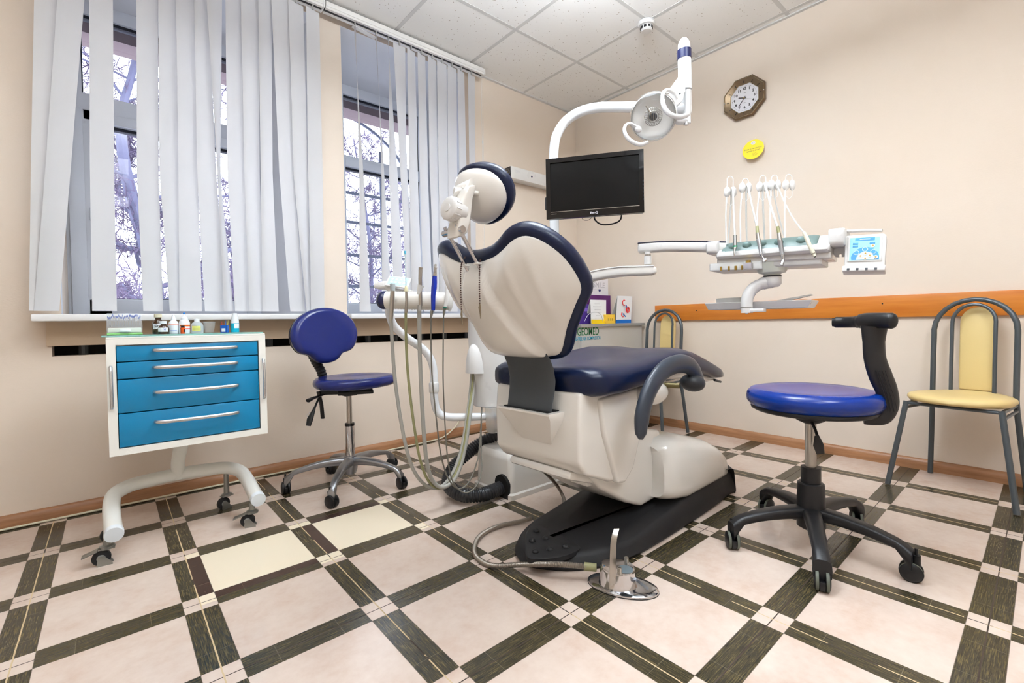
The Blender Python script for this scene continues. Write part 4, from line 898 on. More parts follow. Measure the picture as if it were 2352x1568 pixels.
# seat cushion, one piece down to the leg end
ct = M(); rings = []
prof = [(.040, .14, .640, .655), (.046, .19, .605, .672), (.064, .235, .590, .688), (.10, .262, .582, .694), (.2, .27, .580, .694), (.35, .268, .590, .700), (.5, .262, .607, .716), (.62, .256, .618, .727), (.72, .250, .620, .724), (.82, .240, .606, .706), (.93, .230, .583, .676), (1.04, .22, .560, .642), (1.13, .208, .546, .613), (1.20, .185, .540, .590), (1.235, .15, .545, .575), (1.245, .10, .553, .566)]
SP = []
for k in range(len(prof)-1):
    for q in range(3):
        f_ = q/3; a, b_ = prof[k], prof[k+1]; SP.append([a[i]+(b_[i]-a[i])*f_ for i in range(4)])
SP.append(list(prof[-1]))
for x, w, zb, zt in SP:
    n = 40; r = []
    for j in range(n):
        a = 2*math.pi*j/n; c_, s_ = math.cos(a), math.sin(a); pw = .62 if s_ > 0 else .42
        y = math.copysign(abs(c_)**.55, c_)*w; zm = zb+(zt-zb)*.42
        z = zm+(zt-zm)*abs(s_)**pw if s_ > 0 else zm-(zm-zb)*abs(s_)**pw
        if s_ > 0: z -= .016*(1-min(1, abs(y)/(w*.8)))**1.0*(zt-zb)/.11
        r.append(Vector((x, y, z)))
    rings.append(r)
ct.loft(rings); DB(ct, 'seat_cushion', NAVY, smooth=60)
DB(M().loft([hring(.60, .16, .585, .615, yc=0), hring(.75, .20, .585, .625, yc=0), hring(.90, .195, .560, .60, yc=0), hring(1.05, .18, .536, .575, yc=0), hring(1.17, .15, .528, .555, yc=0), hring(1.19, .05, .535, .55, yc=0)]), 'leg_rest_shell', IVORY, smooth=50)
lr = M(); lr.tube([(1.06, -.20, .548), (1.15, -.19, .530), (1.215, -.12, .532), (1.225, 0, .532), (1.215, .12, .532), (1.15, .19, .53)], .006, seg=8); DB(lr, 'leg_rest_edging', BLACK)
# armrest
ar = M(); P = smoothpts([(.196, -.33, .462), (.200, -.33, .505), (.218, -.33, .555), (.255, -.33, .605), (.315, -.33, .648), (.39, -.33, .672), (.47, -.33, .676), (.54, -.33, .662), (.585, -.33, .632), (.597, -.33, .600)], 5)
n_ = len(P); rr_ = [.024+.010*min(1, i/6) for i in range(n_)]
ar.tube([P[0]+Vector((-.002, 0, -.012))]+P, [.010, .021]+rr_[1:-4]+[.036, .040, .040, .030], seg=18, flat=.58, up=(0, 1, 0)); 
pass
ao = DB(ar, 'armrest', mat('grey_blue_armrest', (50, 57, 68), .32), smooth=60)
DB(M().ball((.575, -.325, .595), (.052, .045, .034), Matrix.Rotation(R_(10), 3, 'Y')), 'armrest_hub', mat('dark_armrest_hub', (44, 46, 50), .45), smooth=60)
DB(M().lathe([(0, .0), (.018, .0), (.022, -.006), (.022, -.012)], (.625, -.325, .598), (1, -.1, 0), seg=20), 'hub_cap', NAVYP)
DB(M().tube([(.50, -.31, .590), (.48, -.24, .590)], .010), 'armrest_pivot', mat('dark_brass', (120, 108, 70), .4, metal=.5))
DB(M().ball((.43, -.235, .565), (.085, .05, .045)), 'pivot_cover', IVORY)
# backrest: shell and cushion share one curved, wide shield outline
BA = R_(35); KB = 1.0
def bsurf(u, v, off=0):
    """u across, v up the recline, off along the forward normal"""
    p = Vector((-v*math.sin(BA)+KB*u*u, u, .723+v*math.cos(BA)))
    nrm = Vector((math.cos(BA), -2*KB*u*math.cos(BA)*.8, math.sin(BA))).normalized(); return p+nrm*off
half = [(0, .368), (.039, .371), (.085, .380), (.125, .398), (.172, .425), (.214, .434), (.252, .412), (.284, .362), (.297, .303), (.294, .251), (.262, .199), (.206, .111), (.170, .045), (.145, .012), (.110, .000), (.06, -.004), (0, -.004)]
outl = half+[(-u, v) for u, v in half[-2:0:-1]]
OP = smoothpts([(u, v, 0) for u, v in outl], 4, closed=True); NO = len(OP); OC = Vector((0, .20, 0))
ONR = []
for i in range(NO):
    tn = (OP[(i+1) % NO]-OP[i-1]).normalized(); q = Vector((-tn.y, tn.x, 0)); ONR.append(q if q.dot(OP[i]-OC) > 0 else -q)
def sstep(a, b, x): t_ = max(0, min(1, (x-a)/(b-a))); return t_*t_*(3-2*t_)
def shell_off(u, v, s):
    o = -.052*(1-s**3.0)
    wv = .040+.20*max(0, .37-v)                              # raised spine that widens downwards
    e = 1-sstep(wv-.006, wv+.010, abs(u))
    o -= .028*e*(1-s**8)*(1-sstep(.35, .375, v))
    for k, (uu, sl) in enumerate(((.135, .05), (.205, .0))):  # faint pressed ribs in the wings
        o -= .006*math.exp(-((abs(u)-(uu+sl*(.3-v)))/.012)**2)*(1-s**4)
    return o
sh = M(); rings = []
for s in [1.0, .99, .975]+[.96-.024*k for k in range(40)]:
    rings.append([bsurf(*(OC+(p-OC)*s).xy, shell_off(*(OC+(p-OC)*s).xy, s)) for p in OP])
rim = [[bsurf(*(p).xy, .012) for p in OP], [bsurf(*(p-ONR[i]*.02).xy, .012) for i, p in enumerate(OP)]]
sh.loft(rim[::-1]+rings); DB(sh, 'backrest_shell', IVORY, smooth=60)
cu = M(); rings = []
for s in (.05, .3, .6, .85, .95): rings.append([bsurf(*(OC+(p-OC)*s).xy, .004) for p in OP])
def bulge(p): return 1.0+.25*sstep(.30, .45, p.y)
for o, off in ((.0, .004), (.012, .004), (.020, .010), (.0245, .020), (.0255, .032), (.023, .046), (.016, .058), (.004, .066), (-.015, .070)):
    rings.append([bsurf(*(p+ONR[i]*o*bulge(p)).xy, off) for i, p in enumerate(OP)])
for s in (.85, .7, .5, .3, .1): rings.append([bsurf(*(OC+(p-OC)*s).xy, .070-.012*(1-s)) for p in OP])
cu.loft(rings); DB(cu, 'back_cushion', NAVY, smooth=60)
# headrest rods, bracket, dish
RD = Vector((-math.sin(BA), 0, math.cos(BA)))
NB = Vector((math.cos(BA), 0, math.sin(BA)))
rods = M()
for s in (-1, 1):
    a = bsurf(s*.030, .375, -.018); e = a+RD*.135; e = Vector((e.x, s*.030, e.z))
    DB(M().tube([a-RD*.03, e], .0062, seg=14), 'headrest_rod', CHROME)
    sc2 = M(); sc2.box(a+RD*.0, (.020, .022, .006), Matrix.Rotation(-BA*0, 3, 'Y'), bev=.002); DB(sc2, 'rod_guide', IVORY)
e0 = bsurf(0, .375, -.018)+RD*.115
DB(M().tube([e0+Vector((0, -.048, 0)), e0+Vector((0, .048, 0))], .0105, seg=18), 'cross_pin', CHROME)
# bracket between the rods and the dish, with its round clamp knob on the rear side
e0 = Vector((e0.x, 0, e0.z)); Xi = MW[dc.name].inverted(); HC = Xi @ at(1095, 453, y=1.19)
DE = (MW[dc.name] @ e0-EYE).dot(FW)
def hl(px, py, d=0): return Xi @ at(px, py, D=DE+d)
def slab(m, pts, up):
    rings = []
    for px, py, d, w, t_ in pts:
        c0 = hl(px, py, d); ax = Vector((0, 1, 0)); bx = Vector((math.cos(BA), 0, math.sin(BA)*.6)).normalized()
        rings.append([c0+ax*(math.copysign(abs(math.cos(a))**.4, math.cos(a))*w)+bx*(math.copysign(abs(math.sin(a))**.4, math.sin(a))*t_) for a in [2*math.pi*j/28+.1 for j in range(28)]])
    m.loft(rings)
br = M(); slab(br, [(1049, 545, 0, .022, .016), (1050, 541, 0, .029, .022), (1053, 520, 0, .031, .027), (1059, 492, 0, .027, .026), (1064, 462, 0, .026, .023), (1068, 446, 0, .029, .022), (1072, 432, 0, .026, .018), (1073, 428, 0, .014, .010)], None)
DB(br, 'headrest_bracket', IVORY, smooth=50)
kb = M(); kc = hl(1054, 487, -.01)
ka = Vector((-.93, -.12, .12)); 
def scal(r): return r
kb.lathe([(.0, .050), (.012, .050), (.0125, .048), (.028, .047), (.034, .043), (.036, .036), (.035, .020), (.031, .014), (.030, -.01)], kc, ka, seg=40)
DB(kb, 'clamp_knob', WHITE, smooth=40)
kb = M()
for k in range(12):
    a = 2*math.pi*k/12; q_ = Vector((0, 0, 1)).rotation_difference(ka.normalized()); kb.tube([kc+q_ @ Vector((.0350*math.cos(a), .0350*math.sin(a), .020)), kc+q_ @ Vector((.0350*math.cos(a), .0350*math.sin(a), .040))], .0022, seg=6)
DB(kb, 'knob_grip_ribs', WHITE)
hn = Vector((-.80, .05, -.50)).normalized()     # outward normal of the dish's back
hx = Vector((0, 0, 1)).cross(hn).normalized(); hy = hn.cross(hx)
def disc(m, prof, rx, ry, c):
    rings = []
    for s, h in prof:
        rings.append([c+hx*(s*rx*math.cos(a))+hy*(s*ry*math.sin(a))*(1+.10*math.cos(a)**2)+hn*h+(-hn)*0.25*(s*rx*math.cos(a))**2/.1 for a in [2*math.pi*j/48 for j in range(48)]])
    m.loft(rings)
HS = M(); disc(HS, [(1.0, -.004), (1.0, .004), (.97, .012), (.90, .020), (.78, .030), (.6, .039), (.4, .044), (.2, .046), (.02, .046)], .106, .088, HC); DB(HS, 'headrest_shell', IVORY, smooth=60)
HP = M(); disc(HP, [(.02, -.002), (.9, -.002), (1.03, -.003), (1.08, -.010), (1.095, -.020), (1.07, -.034), (.98, -.043), (.8, -.046), (.5, -.040), (.02, -.036)], .106, .090, HC); DB(HP, 'headrest_cushion', NAVY, smooth=60)
kn = M(); kn.tube([hl(1066, 440, .0), hl(1088, 428, .005), HC+hx*.0+hy*.035+hn*.052, HC+hx*-.03+hy*.030+hn*.035], [.016, .024, .026, .012], seg=18)
kn.tube([hl(1052, 448, .0), hl(1046, 440, .01), HC+hx*.055+hy*.012+hn*.03], [.016, .014, .008], seg=14)
DB(kn, 'swivel_knuckle', IVORY, smooth=60)
hb = M(); hb.lathe([(.0045, 0), (.0045, .003)], HC+hx*-.045+hy*.035+hn*.032, hn, seg=14); DB(hb, 'screw_recess', DARK)
hb = M(); hb.lathe([(.005, 0), (.005, .003)], HC+hx*-.055+hy*-.042+hn*.022, hn, seg=14); DB(hb, 'screw_cap', mat('ivory_cap', (214, 204, 180), .4))

# bib chain hung over the backrest
bc = thing('bib_chain', 'brown bead bib chain with metal clips hanging down the back of the dental chair', 'chain', tuple(MW[dc.name] @ bsurf(0, .39, 0)))
BR_ = mat('brown_beads', (74, 48, 44), .4); MWd = MW[dc.name]
def bead_run(P, nm):
    q = M(); P = smoothpts(P, 6); acc = 0
    for a, b_ in zip(P[:-1], P[1:]):
        L = (b_-a).length; 
        while acc < L: q.ball(a+(b_-a)*(acc/L), .0026, seg=8); acc += .0072
        acc -= L
    q.build(nm, BR_, bc)
def bk_off(u, v, d): return MWd @ bsurf(u, v, shell_off(u, v, .5)*0-.075-d)
for px, yb, pp in ((1061, 712, [(1064, 597, 1.475), (1059, 612, 1.44), (1058, 660, 1.42), (1060, 712, 1.42)]), (1102, 697, [(1106, 592, 1.46), (1102, 605, 1.425), (1101, 650, 1.40), (1102, 697, 1.385)])):
    P = [at(a, b_, D=d) for a, b_, d in pp]; bead_run(P, 'bead_strand'); e = P[-1]
    c_ = M(); c_.tube([e, e+Vector((0, 0, -.012)), e+Vector((.001, -.002, -.045))], [.003, .005, .002], seg=8, flat=.5); c_.tube([e+Vector((0, .003, -.010)), e+Vector((.006, .004, -.045))], [.004, .0015], seg=8, flat=.5); c_.build('clip', mat('aged_nickel', (150, 138, 118), .35, metal=.8), bc)
bead_run([at(1064, 597, D=1.475), at(1072, 588, D=1.50), at(1085, 586, D=1.50), at(1098, 582, D=1.50), at(1106, 592, D=1.46)], 'bead_strand')

# ---------------------------------------------------------------- foot control with its armoured hose
fc = thing('foot_control', 'chrome foot control with an upright bent lever on the floor beside the chair base', 'foot control', (1.22, .90, 0))
def egg(cx, cy, r0, r1, L, ang, z, ins=0):
    """egg outline: circle r0 at (cx,cy), circle r1 at distance L along ang"""
    d = Vector((math.cos(ang), math.sin(ang))); pts = []
    for k in range(40):
        a = 2*math.pi*k/40; t_ = (1+math.cos(a-ang))/2; r = r0+(r1-r0)*t_
        pts.append(Vector((cx+d.x*L*t_+(r-ins)*math.cos(a), cy+d.y*L*t_+(r-ins)*math.sin(a), z)))
    return pts
fa = at(1395, 1325, z=.02); fb_ = at(1462, 1346, z=.01)
ang = math.atan2(fb_.y-fa.y, fb_.x-fa.x); L_ = (fb_-fa).length
m = M(); m.loft([egg(fa.x, fa.y, .062, .066, L_, ang, z, i) for z, i in ((.0, .002), (.003, -.001), (.007, 0), (.010, .006), (.012, .02))]); m.build('base_plate', CHROME, fc, smooth=40)
m = M(); m.loft([egg(fa.x, fa.y, .0635, .0675, L_, ang, z, 0) for z in (.0, .003)]); m.build('rubber_edge', BLACK, fc)
hc_ = at(1400, 1302, z=.075); hd_ = at(1442, 1308, z=.075); an2 = math.atan2(hd_.y-hc_.y, hd_.x-hc_.x)
hc_ = at(1405, 1292, z=.075)
m = M(); m.loft([egg(hc_.x, hc_.y, .036, .040, .030, an2, z, i) for z, i in ((.011, -.006), (.02, -.004), (.055, 0), (.068, .001), (.074, .005), (.076, .012))]); m.build('body', CHROME, fc, smooth=40)
tp = at(1436, 1308, z=.078)
m = M(); m.lathe([(0, .0), (.024, .0), (.024, .002), (0, .0025)], tp, (0, 0, 1), seg=30); m.build('grey_dial', mat('slate_dial', (96, 108, 114), .35), fc)
for px, py, zz, hh in ((1439, 1296, .078, .022), (1423, 1318, .078, .020)):
    c0 = at(px, py, z=zz); M().lathe([(.007, 0), (.007, hh*.4), (.0062, hh*.42), (.0062, hh*.5), (.0068, hh*.52), (.0068, hh), (.004, hh), (.004, hh-.004), (0, hh-.004)], c0, (0, 0, 1), seg=20).build('toggle', STEEL, fc)
lv = M(); A_ = at(1404, 1352, z=.016); rt_ = Vector((RT.x, RT.y, 0)).normalized(); fw_ = Vector((FW.x, FW.y, 0)).normalized()
V = []; 
prof_ = [(0, 0, .0095), (.0, .05, .0098), (.001, .10, .0095), (.001, .135, .0090), (.006, .152, .0088), (.016, .166, .0085), (.030, .175, .0082)]
rings = []
for fo, z, w in prof_:
    c0 = A_+rt_*(.003+fo*.5+z*.035)+fw_*(fo*.8)+Vector((0, 0, z)); rings.append([c0-rt_*w-fw_*.0014, c0+rt_*w-fw_*.0014, c0+rt_*w+fw_*.0014, c0-rt_*w+fw_*.0014])
lv.loft(rings); lv.build('lever', STEEL, fc, smooth=30)
m = M(); a0 = at(1450, 1322, z=.040); a1 = at(1490, 1353, z=.028); m.tube([a0, a1], .0055, seg=4); m.build('side_bar', ALU, fc, smooth=0)
def armoured(m, P, r, pitch=.0042, k=3):
    P = smoothpts(P, 10); Q = [P[0]]; acc = 0
    for a, b_ in zip(P[:-1], P[1:]):
        L = (b_-a).length; s = pitch/2
        while acc+s <= L: acc += s; Q.append(a+(b_-a)*(acc/L))
        acc -= L
    m.tube(Q, [r if i % 2 else r*.84 for i in range(len(Q))], seg=12)
m = M(); hp = [at(1352, 1302, z=.050), at(1310, 1297, z=.055), at(1260, 1295, z=.055), at(1200, 1296, z=.030), at(1130, 1298, z=.012), at(1096, 1280, z=.010), at(1090, 1255, z=.010), at(1105, 1228, z=.010), at(1145, 1208, z=.010), at(1195, 1197, z=.012), at(1222, 1190, z=.02)]
armoured(m, hp, .0092); m.build('armoured_hose', mat('grey_metal_hose', (150, 142, 132), .35, metal=.8), fc, smooth=40)
m = M(); m.tube([at(1370, 1303, z=.050), at(1342, 1300, z=.050)], .0125, seg=16); m.build('hose_collar', mat('olive_collar', (146, 144, 104), .5), fc)
m = M(); armoured(m, [at(1232, 1066, z=.27)+Vector((0, 0, 0)), at(1262, 1094, z=.14), at(1283, 1120, z=.05), at(1294, 1142, z=.012), at(1296, 1158, z=.012)], .008, .005)
tag(m.build('armoured_cable', MATS['grey_metal_hose'], loc=tuple(at(1294, 1142, z=0))), 'thin metal armoured hose dropping from under the chair seat to its base', 'hose')
# ---------------------------------------------------------------- water unit: column, pole, service box
un = thing('water_unit', 'white dental water unit column with lamp pole behind the dental chair backrest', 'dental unit', (1.50, 1.83, 0))
CC = Vector((1.462, 1.842, 0))
def oval(c, rx, ry, z, n=40, rot=R_(-40), pw=.85):
    out = []
    for j in range(n):
        a = 2*math.pi*j/n; x = math.copysign(abs(math.cos(a))**pw, math.cos(a))*rx; y = math.copysign(abs(math.sin(a))**pw, math.sin(a))*ry
        out.append(Vector((c.x+x*math.cos(rot)-y*math.sin(rot), c.y+x*math.sin(rot)+y*math.cos(rot), z)))
    return out
m = M(); m.loft([oval(CC, .10, .10, .425), oval(CC, .108, .108, .430), oval(CC, .112, .112, .50), oval(CC, .120, .120, .62), oval(CC, .126, .124, .80), oval(CC, .126, .124, .862)]); m.build('column', WHITE, un, smooth=50)
m = M(); m.loft([oval(CC, .128, .126, .866), oval(CC, .150, .13, .875), oval(CC, .152, .132, .93), oval(CC, .135, .115, .955), oval(CC, .06, .05, .962)]); m.build('column_head', WHITE, un, smooth=50)
m = M(); m.tube([CC+Vector((-.03, -.128, .84)), CC+Vector((-.03, -.132, .84))], .004); m.build('screw', GOLD, un)
# rounded access flap with the hose outlet under it
fl = at(1094, 856, D=2.275); m = M(); rings = []
for k in range(15):
    a = R_(90*k/14); r_ = math.cos(a)**.75 if k < 14 else .02; rings.append([fl+RT*(.052*r_*math.cos(b2))+(-FW)*(.052*r_*math.sin(b2))+Vector((0, 0, .145*math.sin(a))) for b2 in [2*math.pi*j/32 for j in range(32)]])
m.loft(rings)
m.build('hose_outlet_flap', WHITE, un, smooth=50)
# pole with lamp arm
PL = Vector((1.752, 1.680, 0))
m = M(); P = [PL+Vector((0, 0, .60)), PL+Vector((0, 0, 1.1)), PL+Vector((0, 0, 1.60))]
P += smoothpts([PL+Vector((0, 0, 1.62)), at(1272, 345, D=2.40), at(1279, 310, D=2.39), at(1300, 278, D=2.375), at(1335, 256, D=2.35), at(1375, 247, D=2.32), at(1420, 246, D=2.26), at(1470, 246, D=2.16), at(1530, 247, D=2.06), at(1575, 250, D=2.02)], 5)
m.tube(P, .0245, seg=20); m.build('lamp_pole', mat('pole_white_enamel', (236, 238, 240), .25, coat=.3), un, smooth=60)
m = M(); m.box((1.62, 1.76, .78), (.30, .16, .20), Matrix.Rotation(R_(-28), 3, 'Z'), bev=.03, seg=4); m.lathe([(.034, .62), (.034, .90), (.028, .92)], PL, seg=24); m.build('spittoon_housing', WHITE, un)
m = M(); m.lathe([(.02, .0), (.05, .01), (.11, .05), (.125, .08), (.12, .085), (.10, .05), (.04, .02), (0, .018)], (1.66, 1.80, .875), seg=36); m.build('spittoon_bowl', mat('glass_bowl', (214, 226, 228), .1, coat=.5), un)
# lower arm from the pole to the elbow of the delivery unit
E0 = at(1488, 600, D=2.10); E0 = Vector((1.844, 1.189, 0)); 
def armloft(m, P, hw, hh, pw=.5):
    rings = []; n = 24
    for i, p in enumerate(P):
        t_ = (P[min(i+1, len(P)-1)]-P[max(i-1, 0)]); t_.z = 0; t_.normalize(); s_ = Vector((t_.y, -t_.x, 0))
        w = hw[i] if isinstance(hw, list) else hw; h = hh[i] if isinstance(hh, list) else hh
        rings.append([p+s_*(math.copysign(abs(math.cos(a))**pw, math.cos(a))*w)+Vector((0, 0, math.copysign(abs(math.sin(a))**pw, math.sin(a))*h*(1 if math.sin(a) > 0 else 1.0))) for a in [2*math.pi*j/n for j in range(n)]])
    m.loft(rings)
P = smoothpts([PL+Vector((0, 0, .985)), at(1330, 646, D=2.24), at(1365, 633, D=2.19), at(1420, 624, D=2.145), at(1470, 622, D=2.11), at(1508, 621, D=2.085)], 5)
m = M(); armloft(m, P, [.030]*(len(P)-3)+[.030, .028, .020], [.024+.002*math.sin(i*.2) for i in range(len(P)-3)]+[.022, .018, .012]); m.build('lower_arm', IVORY, un, smooth=60)
m = M()
for k in range(1): armloft(m, [p+Vector((0, 0, .018)) for p in P[6:-1]], .0335, .004)
m.build('arm_top_strip', WHITE, un, smooth=40)
m = M(); m.lathe([(.016, .0), (.016, .035), (.012, .037), (.012, .055)], at(1488, 607, D=2.09), seg=22); m.build('elbow_pin', WHITE, un)
M().lathe([(.0135, 0), (.0135, .014)], at(1488, 591, D=2.09), seg=22).build('elbow_ring', STEEL, un)
# cover box on the floor with its arched hose entry
A_ = Vector((1.396, 1.642)); bx0, bx1, by0, by1, bz = 1.395, 1.80, 1.645, 1.945, .208
sb_ = thing('service_box', 'ivory moulded service cover box on the floor under the water unit column', 'service box', ((bx0+bx1)/2, (by0+by1)/2, 0))
def rrect(x0, x1, y0, y1, r, z, n=6):
    P = []
    for cx, cy, a0 in ((x1-r, y1-r, 0), (x0+r, y1-r, 90), (x0+r, y0+r, 180), (x1-r, y0+r, 270)):
        for k in range(n+1): a = R_(a0+90*k/n); P.append(Vector((cx+r*math.cos(a), cy+r*math.sin(a), z)))
    return P
m = M(); m.loft([rrect(bx0, bx1, by0, by1, .02, .0), rrect(bx0, bx1, by0, by1, .02, .022), rrect(bx0+.010, bx1-.01, by0+.010, by1-.01, .025, .028), rrect(bx0+.016, bx1-.012, by0+.016, by1-.012, .03, bz-.035), rrect(bx0+.020, bx1-.02, by0+.022, by1-.018, .03, bz-.012), rrect(bx0+.032, bx1-.03, by0+.034, by1-.03, .03, bz), rrect(bx0+.10, bx1-.10, by0+.10, by1-.1, .03, bz+.002)])
m.build('cover', IVORY, sb_, smooth=40)
m = M(); hpz = .052; hy0 = 1.715
m.prism([(-.048, -.048), (.048, -.048)]+[(.048*math.cos(R_(a)), .012+.048*math.sin(R_(a))) for a in range(0, 181, 12)], 0, .02, frame((bx0+.002, hy0, .05), (0, -1, 0), (-1, 0, 0)) @ Matrix.Translation((0, 0, -.0165)))
m.build('hose_entry', DARK, sb_, smooth=0)
# black corrugated hose
def corrugated(m, P, r, pitch, k=.86):
    P = smoothpts(P, 12); Q = [P[0]]; acc = 0; s = pitch/4
    for a, b_ in zip(P[:-1], P[1:]):
        L = (b_-a).length; d = acc
        while d+s <= L: d += s; Q.append(a+(b_-a)*(d/L))
        acc = d-L
    m.tube(Q, [(r, r, r*k, r*k)[i % 4] for i in range(len(Q))], seg=18)
ch_ = M(); corrugated(ch_, [Vector((1.46, hy0, .050)), at(1150, 1120, z=.045), at(1105, 1136, z=.042), at(1060, 1135, z=.042), at(1030, 1112, z=.05), at(1040, 1075, z=.10), at(1066, 1048, z=.15), at(1100, 1020, z=.20), at(1135, 1000, z=.24), at(1170, 975, z=.28), at(1195, 955, z=.30), at(1225, 935, z=.34)], .033, .0135)
tag(ch_.build('corrugated_hose', mat('black_corrugated_hose', (34, 36, 40), .35, coat=.2), loc=tuple(at(1040, 1120, z=0)), smooth=50), 'thick black corrugated suction hose curling over the floor into the ivory box', 'hose')
# clear sediment cup under the column
m = M(); c_ = at(1131, 935, D=2.25); m.lathe([(.036, .0), (.036, -.03), (.034, -.09), (.030, -.115), (.024, -.122), (.0, -.118)], c_, seg=28)
cu_ = thing('filter_cup', 'clear plastic sediment cup with a blue tube hanging under the white column', 'cup', tuple(c_+Vector((0, 0, -.12)))); m.build('cup', mat('scratched_clear_plastic', (222, 220, 214), .12, alpha=.42, coat=.4), cu_, smooth=50)
M().tube(smoothpts([c_+Vector((-.015, 0, .0)), c_+Vector((.005, -.005, -.03)), c_+Vector((.018, 0, -.07)), c_+Vector((.016, 0, -.105))], 5), .0022, seg=8).build('blue_tube', mat('blue_silicone_tube', (30, 100, 170), .4), cu_)
q = M(); rn = random.Random(2); [q.ball(c_+Vector((rn.gauss(0, .012), rn.gauss(0, .012), -.108+.012*rn.random())), .005*rn.random()+.003, seg=8) for _ in range(24)]; so = q.build('sediment', mat('grey_sediment', (150, 140, 128), .8), cu_); so['kind'] = 'stuff'

# assistant holder on its bent tube
ah = thing('assistant_holder', 'white cylindrical instrument holder on a bent white tube arm beside the chair', 'instrument holder', tuple(at(1000, 950, D=2.3)))
hb0, hb1 = at(884, 689, D=2.00), at(1032, 692, D=1.97); hd = (hb1-hb0).normalized(); HL = (hb1-hb0).length
m = M(); pf = [(.0, 0)]; 
pf = [(.036, 0)]; k = 0
while k < 46: x = HL*(k+1)/47; pf.append(((.0385 if k % 2 else .0368), x)); k += 1
pf.append((.036, HL)); m.lathe(pf, hb0, hd, seg=32); m.build('holder_roll', mat('white_ribbed_roll', (238, 234, 226), .45), ah, smooth=50)
m = M(); m.ball(hb0-hd*.004, (.032, .040, .040), Vector((1, 0, 0)).rotation_difference(hd).to_matrix(), seg=28); m.build('end_cap', NAVYP, ah, smooth=60)
m = M(); m.lathe([(.041, 0), (.042, .004), (.030, .010), (.0, .012)], hb1, hd, seg=32); m.build('end_cap', mat('grey_end_cap', (214, 212, 206), .4), ah)
pth = [at(893, 700, D=2.06), at(895, 722, D=2.08), at(905, 748, D=2.11), at(935, 776, D=2.14), at(970, 800, D=2.18), at(988, 822, D=2.20), at(996, 850, D=2.21), at(997, 890, D=2.21), at(999, 925, D=2.22), at(1008, 948, D=2.23), at(1030, 957, D=2.24), at(1085, 957, D=2.26), at(1140, 954, D=2.28), at(1158, 946, D=2.30), at(1163, 925, D=2.32)]
m = M(); m.tube(smoothpts(pth, 5), .0185, seg=18); m.build('bent_tube', mat('pole_white_enamel'), ah, smooth=60)
m = M(); m.lathe([(.0205, 0), (.023, .004), (.023, .045), (.0205, .049)], at(997, 901, D=2.21), seg=22); m.build('swivel_joint', WHITE, ah)
# control head behind the roll
m = M(); c0 = at(862, 648, D=2.12); c1 = at(895, 645, D=2.11); c2 = at(935, 672, D=2.08)
XH = frame(at(905, 668, D=2.14), RT, -FW)
m.prism([(-.088, .022), (-.082, .036), (-.03, .044), (-.015, .038), (.02, .008), (.085, .004), (.085, -.012), (-.015, -.014), (-.040, .012), (-.085, .010)], -.075, .03, XH, bev=.006); m.build('control_head', WHITE, ah, smooth=40)
m = M(); XP = frame(at(915, 648, D=2.12), (RT*.92+UP*-.12).normalized(), UP+(-FW)*.9)
m.box(XP @ Vector((0, 0, 0)), (.105, .075, .010), XP.to_3x3(), bev=.004); po = m.build('keypad_panel', WHITE, ah)
M().box(XP @ Vector((0, 0, .0055)), (.088, .060, .002), XP.to_3x3()).build('keypad', mat('pale_blue_keypad', (176, 216, 236), .4), ah, smooth=0)
q = M(); [q.lathe([(.006, 0), (.006, .0012)], XP @ Vector((-.028+.019*(k % 4), -.012+.022*(k//4), .0066)), XP.to_3x3() @ Vector((0, 0, 1)), seg=14) for k in range(8)]; so = q.build('keys', mat('light_key', (226, 240, 246), .4), ah)

# instruments on the assistant holder with their hoses
def hose(m, pts, r, seg=10, k=7): m.tube(smoothpts(pts, k), r, seg=seg)
OUT = [at(1083, 856, D=2.27), at(1087, 856, D=2.27), at(1091, 856, D=2.28), at(1104, 935, D=2.27), at(1106, 935, D=2.27)]
def inst(name, label, px, y0_, parts, path, r, hm, flat=1):
    """parts: (name, material, [(y, radius px)...]) stacked downwards on the vertical line px"""
    b_ = at(px, y0_, D=1.93); t = thing(name, label, 'dental instrument', tuple(b_), group='suction and syringe hoses on the assistant holder')
    for nm, mm, seq in parts:
        M().tube([at(a, b2, D=1.93) for a, b2, _ in seq], [w/FPX*1.93 for _, _, w in seq], seg=16).build(nm, mm, t, smooth=40)
    m = M(); hose(m, [at(a, b2, D=d) for a, b2, d in path], r); m.build('hose', hm, t, smooth=60)
    return t
CLEAR = mat('clear_tube_plastic', (206, 222, 226), .1, alpha=.6)
inst('suction_handle', 'short grey suction handle, leftmost on the assistant holder, with a thick grey hose', 901, 735,
     [('handle', STEEL, [(902, 668, 5.5), (900, 700, 5.5), (898, 733, 4.5)]), ('nozzle', mat('grey_nozzle', (168, 176, 178), .3), [(902, 651, 6), (902, 656, 6.2), (902, 672, 5.0)])],
     [(898, 732, 1.95), (901, 790, 1.97), (906, 860, 1.98), (918, 950, 1.99), (936, 1040, 2.0), (956, 1090, 2.02), (985, 1118, 2.05), (1015, 1116, 2.08), (1040, 1085, 2.12), (1060, 1030, 2.17), (1072, 960, 2.22), (1080, 900, 2.26), (1084, 852, 2.28)], .0075, GREYH)
